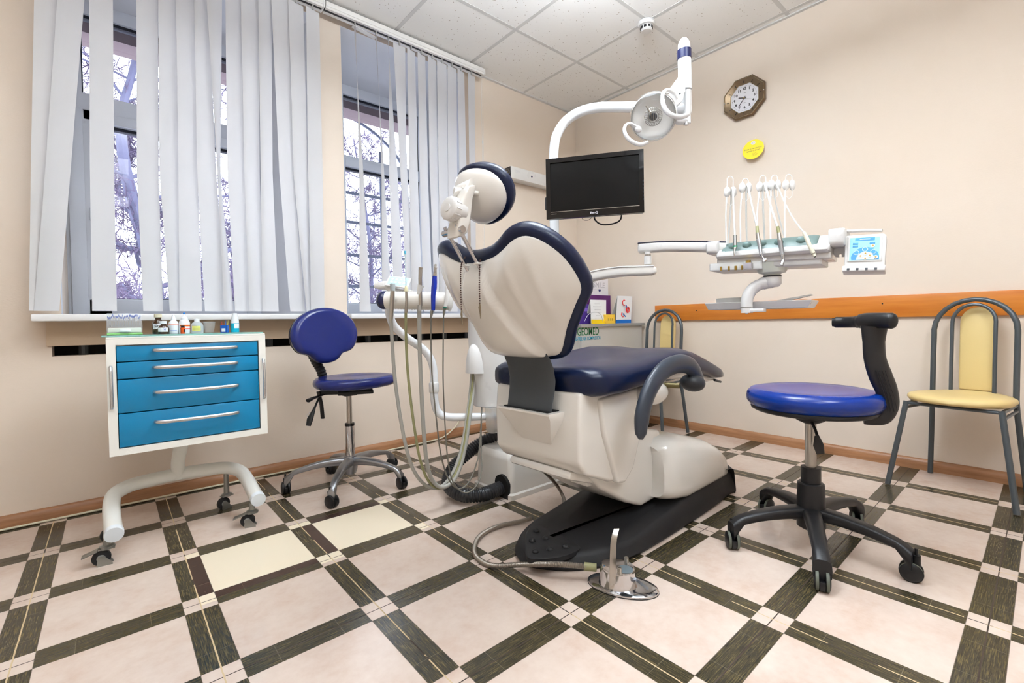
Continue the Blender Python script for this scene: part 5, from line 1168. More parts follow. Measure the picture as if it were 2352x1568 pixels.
inst('saliva_ejector', 'thin clear saliva ejector with a teal tip on the assistant holder', 932, 718,
     [('ejector_tube', CLEAR, [(931, 598, 1.6), (932, 640, 1.6), (933, 660, 1.8)]), ('teal_tip', mat('teal_tip', (74, 160, 186), .3), [(930.5, 576, 2.6), (930.5, 584, 2.6)]), ('tip_stem', CLEAR, [(930.5, 583, 2), (931, 600, 1.7)]),
      ('connector', mat('cream_connector', (224, 218, 180), .35), [(933, 656, 2.5), (933, 662, 4.2), (933, 669, 4.2)]), ('valve', STEEL, [(933, 669, 3.0), (934, 690, 3.2), (933, 714, 4), (933, 718, 4.2)])],
     [(932, 716, 1.95), (933, 790, 1.97), (938, 870, 1.98), (950, 970, 1.99), (965, 1055, 2.01), (985, 1105, 2.04), (1012, 1121, 2.07), (1040, 1098, 2.11), (1062, 1040, 2.16), (1075, 960, 2.21), (1084, 890, 2.26), (1087, 852, 2.28)], .0058, OLIVE)
inst('suction_handle', 'tall steel suction handle with a white plastic sleeve in the middle of the assistant holder', 965, 702,
     [('handle', STEEL, [(966, 614, 4.6), (965, 640, 4.4), (966, 702, 4.2)]), ('plastic_sleeve', mat('torn_plastic_sleeve', (232, 230, 226), .4, alpha=.8), [(967, 655, 8), (965, 662, 6.5), (962, 676, 4.8)]), ('hose_joint', mat('taupe_rubber', (148, 142, 134), .5), [(964, 701, 4.8), (963, 714, 5)])],
     [(963, 708, 1.95), (964, 800, 1.97), (968, 900, 1.98), (974, 1000, 1.99), (982, 1070, 2.01), (997, 1108, 2.04), (1022, 1118, 2.07), (1050, 1090, 2.12), (1068, 1030, 2.17), (1080, 950, 2.22), (1088, 890, 2.27), (1091, 852, 2.28)], .0088, GREYH)
CORD = mat('taupe_cord', (120, 116, 106), .45)
inst('curing_light', 'royal blue pen-shaped instrument with a metal tip on the assistant holder', 996, 715,
     [('blue_handle', mat('anodised_blue', (8, 42, 155), .25, coat=.3), [(998.5, 634, 5.2), (998, 648, 6), (997, 660, 6.6), (995, 680, 5.5), (995, 713, 4.5)]), ('metal_nose', STEEL, [(1000.5, 607, 2.6), (1000.5, 613, 2.6), (1000.5, 614, 3.6), (1000, 618, 3.2), (999, 634, 5)]), ('button', CHROME, [(999, 642, 2.2), (999, 646, 2.2)]), ('strain_relief', CORD, [(992, 713, 3.4), (991, 722, 3.2), (990, 730, 2.0)])],
     [(990, 728, 1.95), (990, 790, 1.97), (993, 870, 1.98), (1002, 960, 1.99), (1012, 1040, 2.01), (1028, 1095, 2.04), (1052, 1122, 2.07), (1078, 1105, 2.12), (1098, 1050, 2.17), (1104, 990, 2.22), (1106, 932, 2.27)], .0033, CORD)
inst('air_water_syringe', 'white handpiece with a small green mark, rightmost on the assistant holder', 1022, 712,
     [('white_handle', WHITE, [(1027, 645, 2.5), (1027, 660, 4.5), (1026, 690, 5.0), (1023, 705, 4.5)]), ('green_collar', mat('green_collar', (20, 110, 90), .4), [(1022, 704, 5), (1022, 708, 5)]), ('strain_relief', CORD, [(1021, 707, 4), (1020, 716, 3.2), (1019, 724, 2.0)])],
     [(1019, 722, 1.95), (1018, 800, 1.97), (1018, 880, 1.98), (1022, 970, 1.99), (1028, 1050, 2.01), (1040, 1105, 2.04), (1066, 1131, 2.06), (1092, 1118, 2.10), (1106, 1080, 2.15), (1105, 1010, 2.22), (1107, 932, 2.27)], .0030, CORD)

# ---------------------------------------------------------------- monitor
ma, mb = Vector((1.544, 1.527, 0)), Vector((1.790, 1.169, 0)); mc = (ma+mb)/2; MZ = 1.447
mr = (mb-ma).normalized(); mo = thing('monitor', 'black flat computer monitor mounted on the white lamp pole, screen off', 'monitor', (mc.x, mc.y, MZ-.14))
mn = mr.cross(Vector((0, 0, 1))); XM = frame((mc.x, mc.y, MZ), mr, mn if mn.dot(-mc) > 0 else -mn)
GLB = mat('gloss_black_bezel', (6, 6, 8), .15, coat=.3)
W_, H_ = (mb-ma).length/2, .138
m = M(); m.box(XM @ Vector((0, 0, -.014)), (2*W_-.004, 2*H_-.004, .03), XM.to_3x3(), bev=.006); m.box(XM @ Vector((0, .0, -.035)), (.26, .18, .02), XM.to_3x3(), bev=.008); m.build('rear_shell', BLACK, mo)
m = M()
for a, b_, c_, d_ in ((-W_, -W_+.020, -H_, H_), (W_-.020, W_, -H_, H_), (-W_+.020, W_-.020, H_-.020, H_), (-W_+.020, W_-.020, -H_, -H_+.030)):
    X = XM @ Matrix.Translation(((a+b_)/2, (c_+d_)/2, .004)); m.box(X.translation, (b_-a, d_-c_, .010), XM.to_3x3())
m.build('bezel', GLB, mo, smooth=0)
M().box(XM @ Vector((0, .005, .001)), (2*W_-.036, 2*H_-.046, .004), XM.to_3x3()).build('screen', mat('dark_lcd', (7, 7, 7), .25, spec=.3), mo, smooth=0)
M().box(XM @ Vector((0, -H_+.031, .0095)), (2*W_-.04, .002, .0015), XM.to_3x3()).build('painted_bezel_highlight', STEEL, mo, smooth=0)  # bright strip standing in for the highlight along the bezel
PINK = mat('pale_logo_ink', (214, 208, 212), .4)
text('logo', 'BenQ', .013, XM @ Matrix.Translation((0, -H_+.015, .0095)), PINK, mo, bold=.0001, squash=1.15)
M().box(XM @ Vector((-W_+.035, -H_+.022, .0092)), (.024, .002, .0006), XM.to_3x3()).build('model_print', STEEL, mo, smooth=0)
for k in range(6): M().box(XM @ Vector((W_-.004, -.10+.016*k+.02, .0095)), (.003, .008, .001), XM.to_3x3()).build('side_key', DGREY, mo, smooth=0)
m = M(); m.tube([XM @ Vector((0, 0, -.04)), XM @ Vector((0, 0, -.10)), Vector((PL.x-.01, PL.y-.03, MZ))], .018, seg=14); m.box((PL.x, PL.y, MZ), (.07, .07, .07), bev=.008); m.build('wall_mount', BLACK, mo)
m = M(); m.tube(smoothpts([XM @ Vector((.0, -H_+.02, -.03)), XM @ Vector((.0, -H_-.008, -.03)), XM @ Vector((.03, -H_-.032, -.032)), XM @ Vector((.08, -H_-.032, -.034)), XM @ Vector((.112, -H_-.018, -.034)), XM @ Vector((.12, -H_+.01, -.03)), XM @ Vector((.12, -H_+.03, -.03))], 6), .0035, seg=8); m.build('cable', BLACK, mo)
m = M(); m.tube(smoothpts([XM @ Vector((-.06, -H_+.02, -.03)), XM @ Vector((-.055, -H_-.003, -.03)), XM @ Vector((-.03, -H_-.008, -.03)), XM @ Vector((-.005, -H_+.01, -.03))], 6), .0012, seg=6); m.build('cable', BLACK, mo)

# ---------------------------------------------------------------- operating lamp
lp = thing('operating_lamp', 'white dental operating lamp with a round clear-fronted head and curved handles', 'lamp', tuple(at(1575, 260, D=2.02)))
LPW = mat('lamp_white_enamel', (240, 240, 240), .2, coat=.5)
def up_(px, y, D): return at(px, y, D=D)
m = M(); m.tube([up_(1571, 86, 2.0), up_(1571, 89, 2.0), up_(1571, 94, 2.0), up_(1571, 102, 2.0), up_(1571.5, 116, 2.0)], [.004, .012, .019, .0245, .0255], seg=24); m.build('arm_cap', LPW, lp, smooth=60)
m = M(); m.tube([up_(1571.5, 116, 2.0), up_(1572, 137, 2.0)], .0295, seg=28); nb = m.build('navy_band', NAVYP, lp, smooth=40)
m = M(); m.tube([up_(1572, 137, 2.0), up_(1574, 207, 2.0)], .0275, seg=24); m.tube([up_(1572, 137, 2.0), up_(1574, 207, 2.0)], .0255, seg=4); m.build('spring_arm', LPW, lp, smooth=50)
m = M(); m.tube([up_(1576, 200, 2.01), up_(1577, 255, 2.02), up_(1578, 262, 2.02)], [.022, .0225, .018], seg=24); m.build('arm_sleeve', LPW, lp, smooth=50)
m = M(); m.tube([up_(1579, 207, 1.985), up_(1580, 283, 1.995)], [.012, .012], seg=14); m.build('side_rod', LPW, lp, smooth=50)
m = M(); XK = frame(up_(1545, 215, 1.97), RT, -FW)
s_ = 1.97/FPX
def lp2(px, y): return ((px-1545)*s_, -(y-215)*s_)
m.prism([lp2(1571, 165), lp2(1562, 172), lp2(1535, 208), lp2(1552, 216), lp2(1572, 214)], -.006, .012, XK, bev=.002); m.build('link_plate', LPW, lp, smooth=40)
m = M(); m.prism([lp2(1567, 188), lp2(1560, 188), lp2(1545, 210), lp2(1533, 220), lp2(1536, 232), lp2(1552, 245), lp2(1566, 235), lp2(1572, 205)], -.02, .014, XK, bev=.004); m.build('knuckle', LPW, lp, smooth=40)
for px, y in ((1559, 219), (1548, 227)): M().lathe([(.0035, 0), (.0035, .003)], XK @ Vector((*lp2(px, y), .014)), -FW, seg=12).build('screw', BLACK if px > 1550 else GOLD, lp)
m = M(); m.tube([up_(1545, 235, 1.99), up_(1538, 262, 1.985), up_(1558, 275, 1.985), up_(1576, 276, 1.99)], [.016, .02, .02, .018], seg=18); m.build('yoke', LPW, lp, smooth=60)
M().lathe([(.010, 0), (.010, .012), (.006, .014)], up_(1576, 281, 1.985), Vector((0, 0, -1)), seg=18).build('lock_screw', CHROME, lp)
# head: reflector dish behind a clear dome, aimed down at the camera side
hcn = up_(1500, 268, 1.96); ha = (-FW*.82+UP*-.38+RT*-.18).normalized()
m = M(); m.lathe([(.006, -.055), (.04, -.052), (.072, -.038), (.088, -.015), (.092, .0), (.090, .004), (.086, .0), (.070, -.030), (.04, -.043), (0, -.046)], hcn, ha, seg=48); m.build('reflector', mat('faceted_reflector', (248, 247, 244), .5, spec=.2), lp, smooth=50)
m = M(); m.lathe([(.094, -.012), (.0965, -.004), (.0965, .008), (.094, .014), (.090, .010), (.090, -.008)], hcn, ha, seg=48, caps=False); m.build('rim', clear_mat('lamp_rim_clear', (.99, .99, .99, 1), 1.5, .08), lp, smooth=50)
m = M(); m.lathe([(.094, .012), (.088, .026), (.070, .036), (.045, .042), (.02, .045), (0, .0455)], hcn, ha, seg=48); m.build('front_cover', clear_mat('lamp_cover_clear', (.995, .995, .995, 1), 1.3, .03), lp, smooth=60)
m = M(); m.lathe([(.014, -.04), (.016, -.01), (.016, .012), (.013, .018), (0, .018)], hcn+ha*.002, ha, seg=20); bh_ = m.build('bulb_housing', DGREY, lp, smooth=40)
q = M(); hax = ha.cross(Vector((0, 0, 1))).normalized(); hay = ha.cross(hax)
for k in range(28):
    a = 2*math.pi*k/28; d_ = hax*math.cos(a)+hay*math.sin(a); q.tube([hcn+d_*.020+ha*.018, hcn+d_*.036+ha*.006], .0011, seg=5)
for r in (.022, .036): q.tube([hcn+(hax*math.cos(2*math.pi*k/30)+hay*math.sin(2*math.pi*k/30))*r+ha*(.018 if r < .03 else .006) for k in range(30)], .0011, seg=5, closed=True)
for k in range(5): q.tube([hcn+hax*(-.018+.009*k)-hay*.016+ha*.020, hcn+hax*(-.018+.009*k)+hay*.016+ha*.020], .0012, seg=5)
q.build('heat_guard', STEEL, lp)
m = M(); m.tube([hcn+hax*.002+ha*.012, hcn-hax*-.03+hay*-.045+ha*.012], [.006, .003], seg=10); m.build('lamp_stem', STEEL, lp)
# handles
m = M(); hp_ = smoothpts([up_(1468, 298, 1.94), up_(1450, 285, 1.93), up_(1438, 287, 1.92), up_(1434, 300, 1.91), up_(1441, 316, 1.90), up_(1455, 327, 1.89), up_(1472, 332, 1.885), up_(1489, 326, 1.88)], 6)
m.tube(hp_, [.010]*4+[.0085]*(len(hp_)-8)+[.007]*4, seg=14, flat=.7); m.ball(up_(1466, 297, 1.94), (.018, .013, .013)); m.build('handle', LPW, lp, smooth=60)
m = M(); hp_ = smoothpts([up_(1556, 228, 1.93), up_(1545, 212, 1.92), up_(1529, 208, 1.91), up_(1521, 222, 1.90), up_(1525, 245, 1.89), up_(1538, 262, 1.885), up_(1560, 269, 1.88), up_(1578, 264, 1.875), up_(1584, 257, 1.87)], 6)
m.tube(hp_, [.010]*4+[.0105]*(len(hp_)-8)+[.008]*4, seg=14, flat=.7); m.build('handle', LPW, lp, smooth=60)

# ---------------------------------------------------------------- delivery unit (frame: u along its front, up z, out towards the operator)
dA = Vector((1.99, .93, 0)); du = Vector((1.935-1.99, .54-.93, 0)).normalized(); dn = du.cross(Vector((0, 0, 1))); dn = dn if dn.dot(dA) < 0 else -dn
dB = at(1885, 540, D=1.76); dA2 = at(1655, 562, D=2.0); dA2.z = 0; dB.z = 0; du2 = (dB-dA2).normalized(); dn2 = Vector((-du2.y, du2.x, 0)); dn2 = dn2 if dn2.dot(dA2) < 0 else -dn2
XD = frame(dA2, du2, dn2)     # local x = along, y = up, z = out
def dv(u, z, o=0):
    """point of the front plane of the unit: u along, z height, o outwards"""
    r = dA+du*u+Vector((0, 0, z))-EYE; t_ = (dA2-EYE).dot(dn2)/r.dot(dn2); return EYE+r*t_+dn2*o
de = thing('delivery_unit', 'white dental delivery unit with hanging hose arms, keypad and tray on a swing arm', 'dental unit', tuple(dv(.2, .86)))
RD3 = XD.to_3x3(); SLP = -.062
def dz(u): return SLP*u      # the whole head hangs a little low at its right end
def dprof(m, u0, u1, prof, bev=.006, seg=3):
    """cross-section (out, up) carried along the front from u0 to u1"""
    rings = []
    for u in (u0, u0+.006, u1-.006, u1):
        s = .93 if u in (u0, u1) else 1; cz = sum(p[1] for p in prof)/len(prof); co = sum(p[0] for p in prof)/len(prof)
        rings.append([dv(u, cz+(p[1]-cz)*s+dz(u), co+(p[0]-co)*s) for p in prof])
    m.loft(rings)
def rp(o0, o1, z0, z1, r=.012, n=4):
    P = []
    for cx, cy, a0 in ((o1-r, z1-r, 0), (o0+r, z1-r, 90), (o0+r, z0+r, 180), (o1-r, z0+r, 270)):
        for k in range(n+1): a = R_(a0+90*k/n); P.append((cx+r*math.cos(a), cy+r*math.sin(a)))
    return P
m = M(); dprof(m, .0, .43, [(-.16, 1.150), (-.155, 1.160), (-.04, 1.158), (-.01, 1.150), (.045, 1.118), (.052, 1.108), (.052, 1.098), (.045, 1.090), (.03, 1.088), (-.16, 1.088)]); m.build('body', WHITE, de, smooth=40)
m = M(); dprof(m, -.004, .43, rp(-.15, .030, 1.068, 1.092, .006)); m.build('body_skirt', WHITE, de, smooth=40)
m = M(); dprof(m, -.038, .19, rp(-.15, .036, 1.040, 1.072, .004)); dprof(m, .19, .40, rp(-.15, .022, 1.048, 1.072, .006)); m.build('under_tray', mat('pale_grey_plastic', (222, 222, 220), .35), de, smooth=40)
m = M(); dprof(m, -.045, .010, rp(-.12, .058, 1.112, 1.166, .014)); m.build('end_block', WHITE, de, smooth=50)
m = M(); dprof(m, .425, .475, rp(-.12, .048, 1.108, 1.168, .016)); m.build('end_block', WHITE, de, smooth=50)
m = M(); m.loft([[dv(u, z+dz(u), o) for o, z in ((-.03, 1.158+.004*e), (.0, 1.150+.006*e), (.040, 1.124+.005*e), (.049, 1.110), (.042, 1.104), (-.02, 1.12))] for u, e in ((.022, -.6), (.028, .3), (.04, 1), (.2, 1), (.37, 1), (.385, .3), (.39, -.6))]); sp = m.build('silicone_pad', TEAL, de, smooth=50)
for u in (.072, .13, .190, .255, .335): M().ball(dv(u, 1.137+dz(u), .032), (.017, .016, .012), RD3).build('pad_recess', mat('recess_green', (104, 128, 124), .4), sp, smooth=60)
for u, r in ((.02, .004), (.055, .004), (.085, .005), (.112, .004)):
    M().lathe([(.003, 0), (r, .001), (r, .018), (.002, .018)], dv(u, 1.057+dz(u), .041), Vector((0, 0, -1)), seg=12).build('air_valve', GOLD, de)
m = M(); m.box(dv(.140, 1.044, .048), (.030, .026, .03), RD3, bev=.003); m.build('filter_bowl', mat('smoky_clear', (200, 196, 206), .1, alpha=.5), de); M().lathe([(.010, 0), (.010, .018)], dv(.140, 1.0488, .048), seg=14).build('filter_core', GOLD, de)
m = M(); m.lathe([(.055, .0), (.055, -.03), (.050, -.042), (.036, -.046), (.030, -.05), (.030, -.056)], dv(.215, 1.056, -.03), seg=32); m.build('swivel_drum', mat('pale_green_grey_plastic', (220, 224, 214), .35), de, smooth=40)
m = M(); m.lathe([(.034, 0), (.034, .006)], dv(.215, .998, -.03), seg=28); m.build('swivel_ring', BLACK, de)
m = M(); m.lathe([(.033, .0), (.034, -.012), (.034, -.028), (.024, -.040), (.0, -.042)], dv(.215, .998, -.03), seg=28); m.build('swivel_base', WHITE, de, smooth=40)
m = M(); P = smoothpts([dv(.215, .980, -.03), dv(.185, .976, -.02), dv(.150, .962, -.01), dv(.128, .935, .0), dv(.120, .905, .005), dv(.120, .882, .005)], 6); m.tube(P, [.026]*8+[.023]*(len(P)-8), seg=20); m.build('drop_arm', WHITE, de, smooth=60)
m = M(); m.lathe([(.0245, .0), (.0245, .0025)], dv(.120, .880, .005), seg=24); m.build('arm_ring', CORD, de)
m = M(); m.lathe([(.0235, .0), (.0235, -.022), (.006, -.022), (.006, -.026), (0, -.026)], dv(.120, .880, .005), seg=24); m.box(dv(.155, .868, .0), (.07, .014, .045), RD3, bev=.002); m.build('tray_bracket', WHITE, de, smooth=40)
# upper arm from the elbow to the head
m = M(); P = smoothpts([at(1466, 571, D=2.13), at(1480, 570, D=2.12), at(1530, 567, D=2.09), at(1590, 567, D=2.05), at(1640, 568, D=2.01), at(1668, 569, D=1.99)], 4)
armloft(m, P, [.016, .026]+[.030]*(len(P)-2), [.012, .020]+[.0215]*(len(P)-2)); m.build('upper_arm', WHITE, de, smooth=60)
m = M(); armloft(m, [p+Vector((0, 0, .022)) for p in P], [.018]+[.029]*(len(P)-1), .0025); m.build('navy_arm_strip', NAVYP, de, smooth=40)
# keypad box at the right
m = M(); kx, kz = .528, 1.047
KM = frame(dv(kx, kz, .012), du2, dn2) @ Matrix.Rotation(R_(-3.5), 4, 'Z') @ Matrix.Rotation(R_(-14), 4, 'X')
K3 = KM.to_3x3()
m.prism([(-.052, -.060), (-.062, .058), (-.054, .066), (.052, .066), (.060, .056), (.062, -.060)], -.03, .012, KM, bev=.004); m.box(KM @ Vector((.003, -.062, -.006)), (.122, .02, .05), K3, bev=.003); m.build('control_box', WHITE, de, smooth=40)
m = M(); m.prism([(-.046, -.036), (-.050, .058), (.048, .058), (.052, -.036)], .012, .016, KM, bev=.003); m.build('keypad_frame', WHITE, de, smooth=40)
m = M(); m.prism([(-.040, -.032), (-.043, .053), (.042, .053), (.045, -.032)], .016, .0166, KM); m.build('keypad_sheet', mat('turquoise_keypad', (150, 212, 226), .35), de, smooth=0)
KB1 = mat('keypad_blue', (74, 150, 204), .35); KB2 = mat('keypad_pale', (198, 222, 232), .35); KW = mat('keypad_white', (240, 240, 236), .35)
m = M(); m.prism([(-.034+.0, -.031), (.044, -.031)]+[(.004+.040*math.cos(R_(a)), -.024+.040*math.sin(R_(a))) for a in range(5, 176, 10)], .0166, .0169, KM); m.build('keypad_arc', KB1, de, smooth=0)
m = M(); m.prism([(-.020, -.031), (.030, -.031)]+[(.005+.025*math.cos(R_(a)), -.026+.025*math.sin(R_(a))) for a in range(5, 176, 10)], .0169, .0172, KM); m.build('keypad_arc', KB2, de, smooth=0)
for x, y in ((-.021, -.004), (.003, .008), (.027, -.002)): M().lathe([(.0085, 0), (.0085, .0004)], KM @ Vector((x, y, .0172)), K3 @ Vector((0, 0, 1)), seg=20).build('arrow_key', KB2, de); M().lathe([(.0065, 0), (.0065, .0008)], KM @ Vector((x, y, .0173)), K3 @ Vector((0, 0, 1)), seg=20).build('arrow_key', KB1, de)
for x, y in ((.024, .020), (.005, -.008), (-.008, -.017), (.018, -.016), (.006, -.026), (.035, -.022)):
    M().lathe([(.006, 0), (.006, .0012), (.0035, .0014)], KM @ Vector((x, y, .0173)), K3 @ Vector((0, 0, 1)), seg=18).build('round_key', KW, de); M().lathe([(.003, 0), (.003, .0018)], KM @ Vector((x, y, .0175)), K3 @ Vector((0, 0, 1)), seg=12).build('key_centre', GOLD, de)
for x, y, w in ((-.026, .030, .016), (-.026, .020, .016), (.022, .030, .016)): M().box(KM @ Vector((x, y, .0170)), (w, .007, .001), K3, bev=.0004).build('oval_key', KB1, de)
M().box(KM @ Vector((0, .046, .0169)), (.056, .011, .0006), K3).build('name_plate', KB1, de, smooth=0); M().box(KM @ Vector((0, .046, .0174)), (.030, .0035, .0005), K3).build('name_print', KB2, de, smooth=0)
m = M(); m.tube([dv(.46, 1.135, -.03), dv(.53, 1.128, -.045), dv(.575, 1.12, -.04)], .012, seg=12, flat=.5, up=(0, 0, 1)); m.build('box_bracket', WHITE, de, smooth=60)
m = M()
vb = [(.43, 1.062), (.43, 1.105), (.50, 1.098), (.482, 1.048), (.474, 1.048), (.474, 1.056), (.466, 1.056), (.466, 1.047), (.456, 1.048), (.456, 1.058), (.448, 1.058), (.448, 1.048), (.437, 1.050)]; m.loft([[dv(a, b, -.05) for a, b in vb], [dv(a, b, -.045) for a, b in vb]]); m.build('vented_bracket', mat('pale_grey_plastic'), de, smooth=0)
for k in range(4): M().box(KM @ Vector((-.040+.026*k, -.066, .0195)), (.008, .008, .001), K3).build('vent_slot', CHAR, de, smooth=0)
# tray under the unit
ty = thing('instrument_tray', 'white shallow oblong tray hanging under the dental delivery unit', 'tray', tuple(dv(.14, .876)), group=None)
def trect(u0, u1, o0, o1, z): return [dv(u0, z+dz(u0)*.2, o0), dv(u1, z+dz(u1)*.2, o0), dv(u1, z+dz(u1)*.2, o1), dv(u0, z+dz(u0)*.2, o1)]
m = M(); m.loft([trect(-.088, .358, -.21, -.035, .905), trect(-.085, .355, -.207, -.038, .907), trect(-.080, .350, -.202, -.043, .900), trect(-.074, .340, -.195, -.05, .881), trect(-.07, .335, -.19, -.055, .879)][::1]+[trect(-.070, .335, -.192, -.053, .876), trect(-.077, .343, -.198, -.047, .878), trect(-.088, .358, -.21, -.035, .905)]); m.build('tray', WHITE, ty, smooth=20)
ck_ = thing('kidney_dish', 'white plastic kidney dish lying in the left half of the hanging tray', 'dish', tuple(dv(.0, .881, -.12)))
m = M(); m.loft([[dv(.01+.075*s*math.cos(a), z, -.13+.055*s*math.sin(a)) for a in [2*math.pi*j/32 for j in range(32)]] for s, z in ((.85, .882), (.95, .900), (1.0, .926), (1.03, .928), (.97, .924), (.88, .89), (.3, .885))]); m.build('dish', mat('milky_dish', (240, 240, 236), .4), ck_, smooth=50)
nk = M(); nk.box(dv(.10, .900, -.10), (.05, .004, .07), RD3 @ Matrix.Rotation(R_(12), 3, 'Z'))
tag(nk.build('paper_tissue', mat('beige_tissue', (232, 222, 200), .8), loc=tuple(dv(.10, .895, -.10))), 'folded cream tissue beside the white dish on the hanging tray', 'tissue')
nk = M(); nk.loft([[dv(a, b, o) for a, b in ((.19, .903), (.26, .914), (.345, .925), (.35, .921), (.26, .904))] for o in (-.13, -.10)])
tag(nk.build('paper_sheet', mat('white_paper', (240, 238, 234), .8), loc=tuple(dv(.27, .905, -.10))), 'thin curled white paper strip on the right end of the hanging tray', 'paper')
# hose arms standing over the unit, and handpieces
ROD = mat('white_wire_rod', (240, 240, 238), .3)
arms = [(1668, 1677, 405, 440), (1701, 1712, 410, 430), (1740, 1752, 403, 428), (1770, 1779, 402, 424), (1803, 1812, 400, 424)]
for k, (pb, pt, ytop, yk) in enumerate(arms):
    D_ = [2.03, 1.99, 1.94, 1.925, 1.90][k]
    base = at(pb, 553-2.5*k, D=D_)
    a0 = at(pt-8, yk+8, D=D_)
    m = M(); m.tube([base-Vector((0, 0, .02)), at(pb-1, (553+yk)/2, D=D_), a0], .0030, seg=10)
    ra = m.build('hose_arm', ROD, de, smooth=60)
    h = yk
    for sx, rad in ((-7, 9.5), (8, 8.5)):
        M().ball(at(pt+sx, h+1, D=D_), (rad/FPX*D_*.8, .010, 12.5/FPX*D_), Matrix((RT, -FW, UP)).transposed()).build('roller', WHITE, ra, smooth=60)
    lp_ = [at(pt-7, h+2, D=D_-.004), at(pt-7, ytop+10, D=D_-.004)]+[at(pt-7*math.cos(R_(a)), ytop+8-8*math.sin(R_(a)), D=D_-.004) for a in range(15, 180, 15)]+[at(pt+7, ytop+10, D=D_-.004), at(pt+7, h+2, D=D_-.004)]
    m = M(); m.tube(lp_, .0016, seg=7)
    m.tube([at(pt-7, h+8, D=D_-.004), at(pt-7, h+26, D=D_-.004), at(pt, h+33, D=D_-.004), at(pt+7, h+26, D=D_-.004), at(pt+7, h+8, D=D_-.004)], .0010, seg=6); m.build('wire_guide', ROD, ra)
HPG = 'handpieces laid across the delivery unit'
def handpiece(name, label, parts, hose_pts, rh, dD=0):
    parts = [(a, b, [(p, q, w, d+dD) for p, q, w, d in c]) for a, b, c in parts]; hose_pts = [(p, q, d+dD) for p, q, d in hose_pts]
    b0 = at(*parts[-1][2][-1][:2], D=parts[-1][2][-1][3]); t = thing(name, label, 'dental instrument', tuple(b0), group=HPG)
    for nm, mm, seq in parts:
        M().tube([at(a, b2, D=d) for a, b2, w, d in seq], [w/FPX*d for a, b2, w, d in seq], seg=16).build(nm, mm, t, smooth=40)
    m = M(); m.tube(smoothpts([at(a, b2, D=d) for a, b2, d in hose_pts], 6), rh*.78, seg=10); m.build('hose', WHOSE, t, smooth=60)
    return t
handpiece('scaler_handpiece', 'short grey metal handpiece with a green ring, leftmost on the delivery unit', [('grip', mat('grey_metal_grip', (140, 138, 134), .3, metal=.7), [(1688, 541, 4.2, 1.90), (1688, 565, 4.4, 1.89)]), ('green_ring', mat('green_ring', (60, 180, 130), .3), [(1688, 564, 4.5, 1.89), (1688.5, 567, 4.3, 1.89)]), ('nose', STEEL, [(1688.5, 567, 4, 1.89), (1687.5, 575, 2.2, 1.885), (1687, 581, 1.8, 1.88), (1686.5, 587, 1.0, 1.88)])],
          [(1668, 600, 2.06), (1679, 470, 2.03), (1679, 442, 2.01), (1682, 431, 1.985), (1684, 445, 1.97), (1685, 480, 1.945), (1687, 520, 1.915), (1688, 541, 1.90)], .0048, .012)
handpiece('turbine_handpiece', 'silver angled turbine handpiece with an amber-tinted hose, second from left on the delivery unit', [('hose_end', OLIVE, [(1739, 520, 3.4, 1.83), (1740, 536, 3.6, 1.82)]), ('coupling', STEEL, [(1740, 535, 4.2, 1.82), (1742, 550, 4.4, 1.815)]), ('grip', mat('satin_silver', (190, 190, 192), .25, metal=.8), [(1742, 550, 4.8, 1.815), (1745, 565, 4.4, 1.81), (1748, 585, 3.4, 1.80)]), ('neck', CHROME, [(1748, 585, 3.2, 1.80), (1753, 594, 2.6, 1.795), (1757, 598, 2.8, 1.79)]), ('head', CHROME, [(1754, 600, 3.6, 1.79), (1760, 596, 3.8, 1.788)])],
          [(1716, 580, 2.0), (1714, 500, 1.97), (1714, 440, 1.955), (1716, 424, 1.93), (1721, 440, 1.91), (1728, 475, 1.875), (1735, 505, 1.845), (1739, 522, 1.83)], .0046, .03)
handpiece('contra_angle_handpiece', 'thick silver contra-angle handpiece, third from left on the delivery unit', [('hose_end', OLIVE, [(1786, 520, 3.4, 1.74), (1789, 536, 3.8, 1.735)]), ('coupling', STEEL, [(1789, 535, 4.2, 1.735), (1791, 552, 4.8, 1.73)]), ('motor', mat('brushed_motor', (170, 170, 172), .3, metal=.85), [(1791, 552, 5.4, 1.73), (1793, 562, 5.2, 1.728), (1797, 585, 4.6, 1.72)]), ('neck', CHROME, [(1797, 585, 4.0, 1.72), (1799, 597, 3.2, 1.715)]), ('head', CHROME, [(1799, 597, 3.0, 1.715), (1796, 606, 4.0, 1.713), (1795, 609, 4.2, 1.712)])],
          [(1757, 570, 1.92), (1753, 480, 1.88), (1752, 440, 1.87), (1755, 422, 1.845), (1762, 440, 1.825), (1771, 475, 1.79), (1780, 503, 1.76), (1786, 522, 1.74)], .0050, .065)
handpiece('syringe_handpiece', 'cream plastic handpiece lying slanted, rightmost on the delivery unit', [('grip', mat('cream_plastic', (228, 222, 200), .4), [(1847, 534, 4.0, 1.63), (1852, 545, 4.6, 1.625), (1861, 567, 4.4, 1.615), (1868, 581, 4.6, 1.61)]), ('collar_ring', STEEL, [(1868, 581, 4.8, 1.61), (1868.6, 582.2, 4.8, 1.61)]), ('nose', mat('cream_plastic'), [(1868.6, 582, 4.4, 1.61), (1872, 589, 2.8, 1.605)]), ('nozzle', BLACK, [(1872, 589, 2.2, 1.605), (1872.6, 590.5, 2.0, 1.605)])],
          [(1806, 560, 1.84), (1790, 500, 1.82), (1779, 450, 1.815), (1780, 424, 1.79), (1787, 430, 1.775), (1800, 460, 1.74), (1818, 495, 1.69), (1836, 521, 1.65), (1847, 534, 1.63)], .0034, .105)

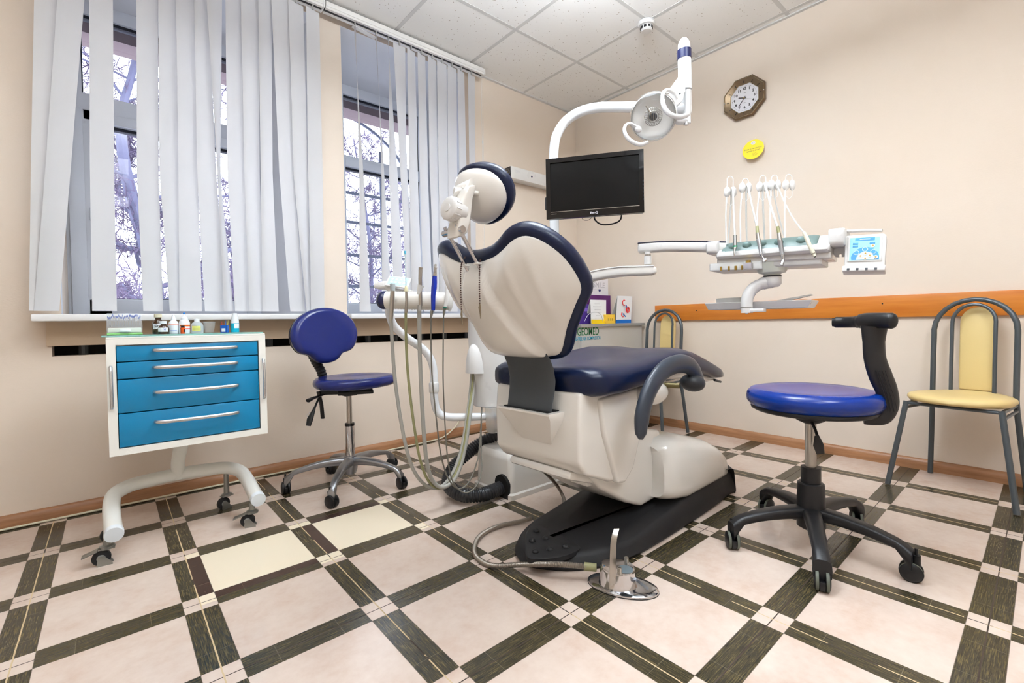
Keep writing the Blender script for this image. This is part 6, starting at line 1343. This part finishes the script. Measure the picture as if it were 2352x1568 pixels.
# ---------------------------------------------------------------- compressor cabinet in the corner and the things on it
CG = mat('grey_laminate', (192, 188, 182), .35); CGE = mat('grey_edge_band', (150, 146, 142), .4)
cc = thing('compressor_cabinet', 'grey cabinet of an air compressor in the corner behind the dental chair', 'cabinet', (2.95, 2.45, 0))
cx0, cx1, cy0, cy1, cz = 2.52, 3.275, 2.17, 2.78, .815
m = M(); m.span((cx0, cy0+.018, .05), (cx0+.018, cy1, cz-.022)); m.span((cx1-.018, cy0+.018, .05), (cx1, cy1, cz-.022)); m.span((cx0+.018, cy1-.01, .05), (cx1-.018, cy1, cz-.022)); m.span((cx0+.02, cy0+.03, 0), (cx1-.02, cy1, .05)); m.build('carcass', CG, cc, smooth=0)
M().span((cx0+.002, cy0, .05), (cx1-.008, cy0+.018, cz-.022), bev=.001).build('front_panel', CG, cc, smooth=0)
M().span((cx0-.012, cy0-.014, cz-.022), (cx1+.014, cy1, cz), bev=.0015).build('top_board', CGE, cc, smooth=0)
tx = at(1351, 762, y=cy0); GRN = mat('dark_green_ink', (0, 98, 50), .5); BLU = mat('teal_blue_ink', (20, 140, 170), .5)
XF = frame((tx.x, cy0-.0008, tx.z), (1, 0, 0), (0, -1, 0))
text('logo', 'GEOMED', .078, XF, GRN, cc, squash=.76, bold=.0005)
m = M(); P = [(-.085+.17*k/12, .034+.014*math.sin(math.pi*k/12), 0) for k in range(13)]; m.tube([XF @ Vector(p) for p in P], .0026, seg=6); m.build('logo_arc', GRN, cc)
tx2 = at(1351, 777, y=cy0); text('lettering', 'OIL-FREE AIR COMPRESSOR', .034, frame((tx2.x-.01, cy0-.0008, tx2.z), (1, 0, 0), (0, -1, 0)), BLU, cc, squash=.72, bold=.0005)
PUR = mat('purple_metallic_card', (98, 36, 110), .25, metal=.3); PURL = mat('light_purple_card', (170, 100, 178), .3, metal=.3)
def onc(px, y): return at(px, 740, y=y).x
def cbox(name, label, cat, px0, px1, y, depth, ytop, m_):
    xa, xb = onc(px0, y), onc(px1, y); zt = at((px0+px1)/2, ytop, y=y).z
    t = thing(name, label, cat, ((xa+xb)/2, y+depth/2, cz)); M().span((xa, y, cz), (xb, y+depth, zt), bev=.001).build('carton', m_, t, smooth=0); return t, xa, xb, zt
t1, xa, xb, zt = cbox('whitening_kit_box', 'large purple metallic carton with black side lettering, on the compressor cabinet', 'box', 1318, 1403, 2.40, .10, 677, PUR)
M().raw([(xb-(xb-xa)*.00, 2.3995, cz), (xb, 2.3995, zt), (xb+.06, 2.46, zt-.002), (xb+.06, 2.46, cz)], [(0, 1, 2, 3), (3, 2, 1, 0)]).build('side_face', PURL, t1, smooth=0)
text('side_lettering', 'TONE', .05, frame((xb+.031, 2.428, (cz+zt)/2-.02), (0, 0, 1), (.7, -.7, 0)), BI, t1, bold=.001)
M().prism([(0, 0), (.09, .02), (.12, .075), (.06, .06)], 0, .001, frame((xa+.06, 2.399, zt-.09), (1, 0, 0), (0, -1, 0))).build('foil_print', PURL, t1, smooth=0)
t2 = thing('smile_box', 'white carton printed with SMILE and a small blue heart, standing on the purple carton', 'box', ((xa+xb)/2, 2.46, zt))
xa2, xb2 = xa-.06, xb-.004; zt2 = at(1380, 632, y=2.42).z
M().span((xa2, 2.42, zt), (xb2, 2.49, zt2+.03)).build('carton', mat('pearl_white_card', (226, 222, 224), .35), t2, smooth=0)
sc_x = at(1376, 655, y=2.42)
text('lettering', 'SMILE', .060, frame((sc_x.x, 2.419, sc_x.z), (1, 0, 0), (0, -1, 0)), mat('silver_ink', (184, 180, 184), .4), t2)
hx_ = at(1377, 667, y=2.42); hp2 = [(0, -.016), (.013, -.002), (.014, .007), (.008, .012), (0, .007), (-.008, .012), (-.014, .007), (-.013, -.002)]
M().prism(hp2, 0, .0008, frame((hx_.x, 2.419, hx_.z), (1, 0, 0), (0, -1, 0))).build('heart_print', mat('navy_ink', (34, 40, 96), .5), t2, smooth=0)
M().box((sc_x.x, 2.4195, sc_x.z-.036), (.14, .0006, .002)).build('print_line', MATS['silver_ink'], t2, smooth=0)
t3, xa, xb, zt = cbox('violet_pouch_box', 'low violet plastic case behind the white leaflet, on the compressor cabinet', 'box', 1322, 1356, 2.30, .07, 698, mat('violet_plastic', (78, 52, 138), .3))
M().span((xa-.001, 2.299, zt-.055), (xb+.001, 2.301, zt-.03)).build('painted_highlight', mat('lilac_highlight', (142, 110, 200), .35), t3, smooth=0)  # lighter band puts a highlight into the colour of the case
def tent(name, label, px0, px1, y, ytop, m_face, depth=.09, px0t=None, px1t=None):
    xa, xb = onc(px0, y), onc(px1, y); zt = at((px0+px1)/2, ytop, y=y).z; xat = at(px0t or px0, ytop, y=y).x; xbt = at(px1t or px1, ytop, y=y).x
    t = thing(name, label, 'card', ((xa+xb)/2, y+depth/2, cz)); th = .0015
    f = frame((xa, y, cz), (1, 0, 0), (0, -1, 0))
    M().loft([[Vector((xa, y, cz)), Vector((xb, y, cz)), Vector((xb, y+th, cz)), Vector((xa, y+th, cz))], [Vector((xat, y+.02, zt)), Vector((xbt, y+.02, zt)), Vector((xbt, y+.02+th, zt)), Vector((xat, y+.02+th, zt))]]).build('front_leaf', m_face, t, smooth=0)
    M().loft([[Vector((xat+.002, y+.022, zt)), Vector((xbt, y+.022, zt)), Vector((xbt, y+.024, zt)), Vector((xat+.002, y+.024, zt))], [Vector((xa+.03, y+depth, cz)), Vector((xb+.045, y+depth, cz)), Vector((xb+.045, y+depth+.003, cz)), Vector((xa+.03, y+depth+.003, cz))]]).build('rear_leaf', mat('cream_card', (232, 228, 218), .6), t, smooth=0)
    return t, xa, xb, xat, xbt, zt
WC = mat('white_card', (238, 238, 238), .5)
t4, xa, xb, xat, xbt, zt = tent('leaflet_stand', 'white folding leaflet with a yellow foot, standing on the compressor cabinet', 1358, 1392, 2.24, 688, WC, px0t=1361, px1t=1397)
M().box(((xa+xb)/2, 2.2385, cz+.016), (xb-xa, .001, .032)).build('yellow_band', mat('bright_yellow_print', (255, 214, 20), .5), t4, smooth=0)
for k, L in enumerate((.06, .10, .07, .09, .05, .08)): M().box(((xa+xb)/2, 2.2395+.013*(1-k/7), zt-.03-.022*k), (L, .0012, .002)).build('print_line', MATS['silver_ink'], t4, smooth=0)
t5, xa, xb, xat, xbt, zt = tent('folding_card', 'white folding card with red tooth diagrams, right end of the compressor cabinet', 1415, 1449, 2.24, 679, WC, px0t=1423, px1t=1457)
M().box(((xa+xb)/2, 2.2385, cz+.014), (xb-xa, .001, .028)).build('blue_band', mat('bright_blue_print', (0, 110, 200), .5), t5, smooth=0)
RED = MATS['red_print']
for px, py, r_, a0, a1 in ((1433, 695, .020, 60, 300), (1441, 711, .022, 0, 360), (1441, 711, .012, 20, 300), (1430, 722, .018, 120, 380)):
    c0 = at(px, py, y=2.246); m = M(); m.tube([c0+Vector((r_*math.cos(R_(a)), -.003, r_*1.1*math.sin(R_(a)))) for a in range(a0, a1+1, 20)], .0035, seg=6); m.build('red_diagram', RED, t5)
for (a, b_), (c_, d_) in (((1438, 700), (1440, 706)), ((1431, 720), (1437, 727))): M().tube([at(a, b_, y=2.240), at(c_, d_, y=2.236)], .004, seg=6).build('blue_probe', MATS['bright_blue_print'], t5)
t6, xa, xb, zt = cbox('yellow_block', 'small yellow translucent cup-like block between leaflet and folding card', 'block', 1393, 1413, 2.22, .05, 722, mat('amber_yellow', (240, 196, 70), .3))
for k in range(3): M().box((xa+(xb-xa)*(.25+.22*k), 2.2195, (cz+zt)/2-.004), (.006, .001, .018)).build('print_mark', OL, t6, smooth=0)
m = M(); m.tube(smoothpts([at(1343, 741, y=2.205)+Vector((0, 0, .012)), at(1352, 722, y=2.20), at(1368, 717, y=2.20), at(1380, 722, y=2.20), at(1385, 738, y=2.20)], 6), .0022, seg=8)
tag(m.build('safety_glasses', mat('clear_frame', (236, 236, 240), .2, alpha=.7), loc=tuple(at(1365, 735, y=2.2))), 'clear plastic protective glasses arch in front of the white leaflet', 'glasses')
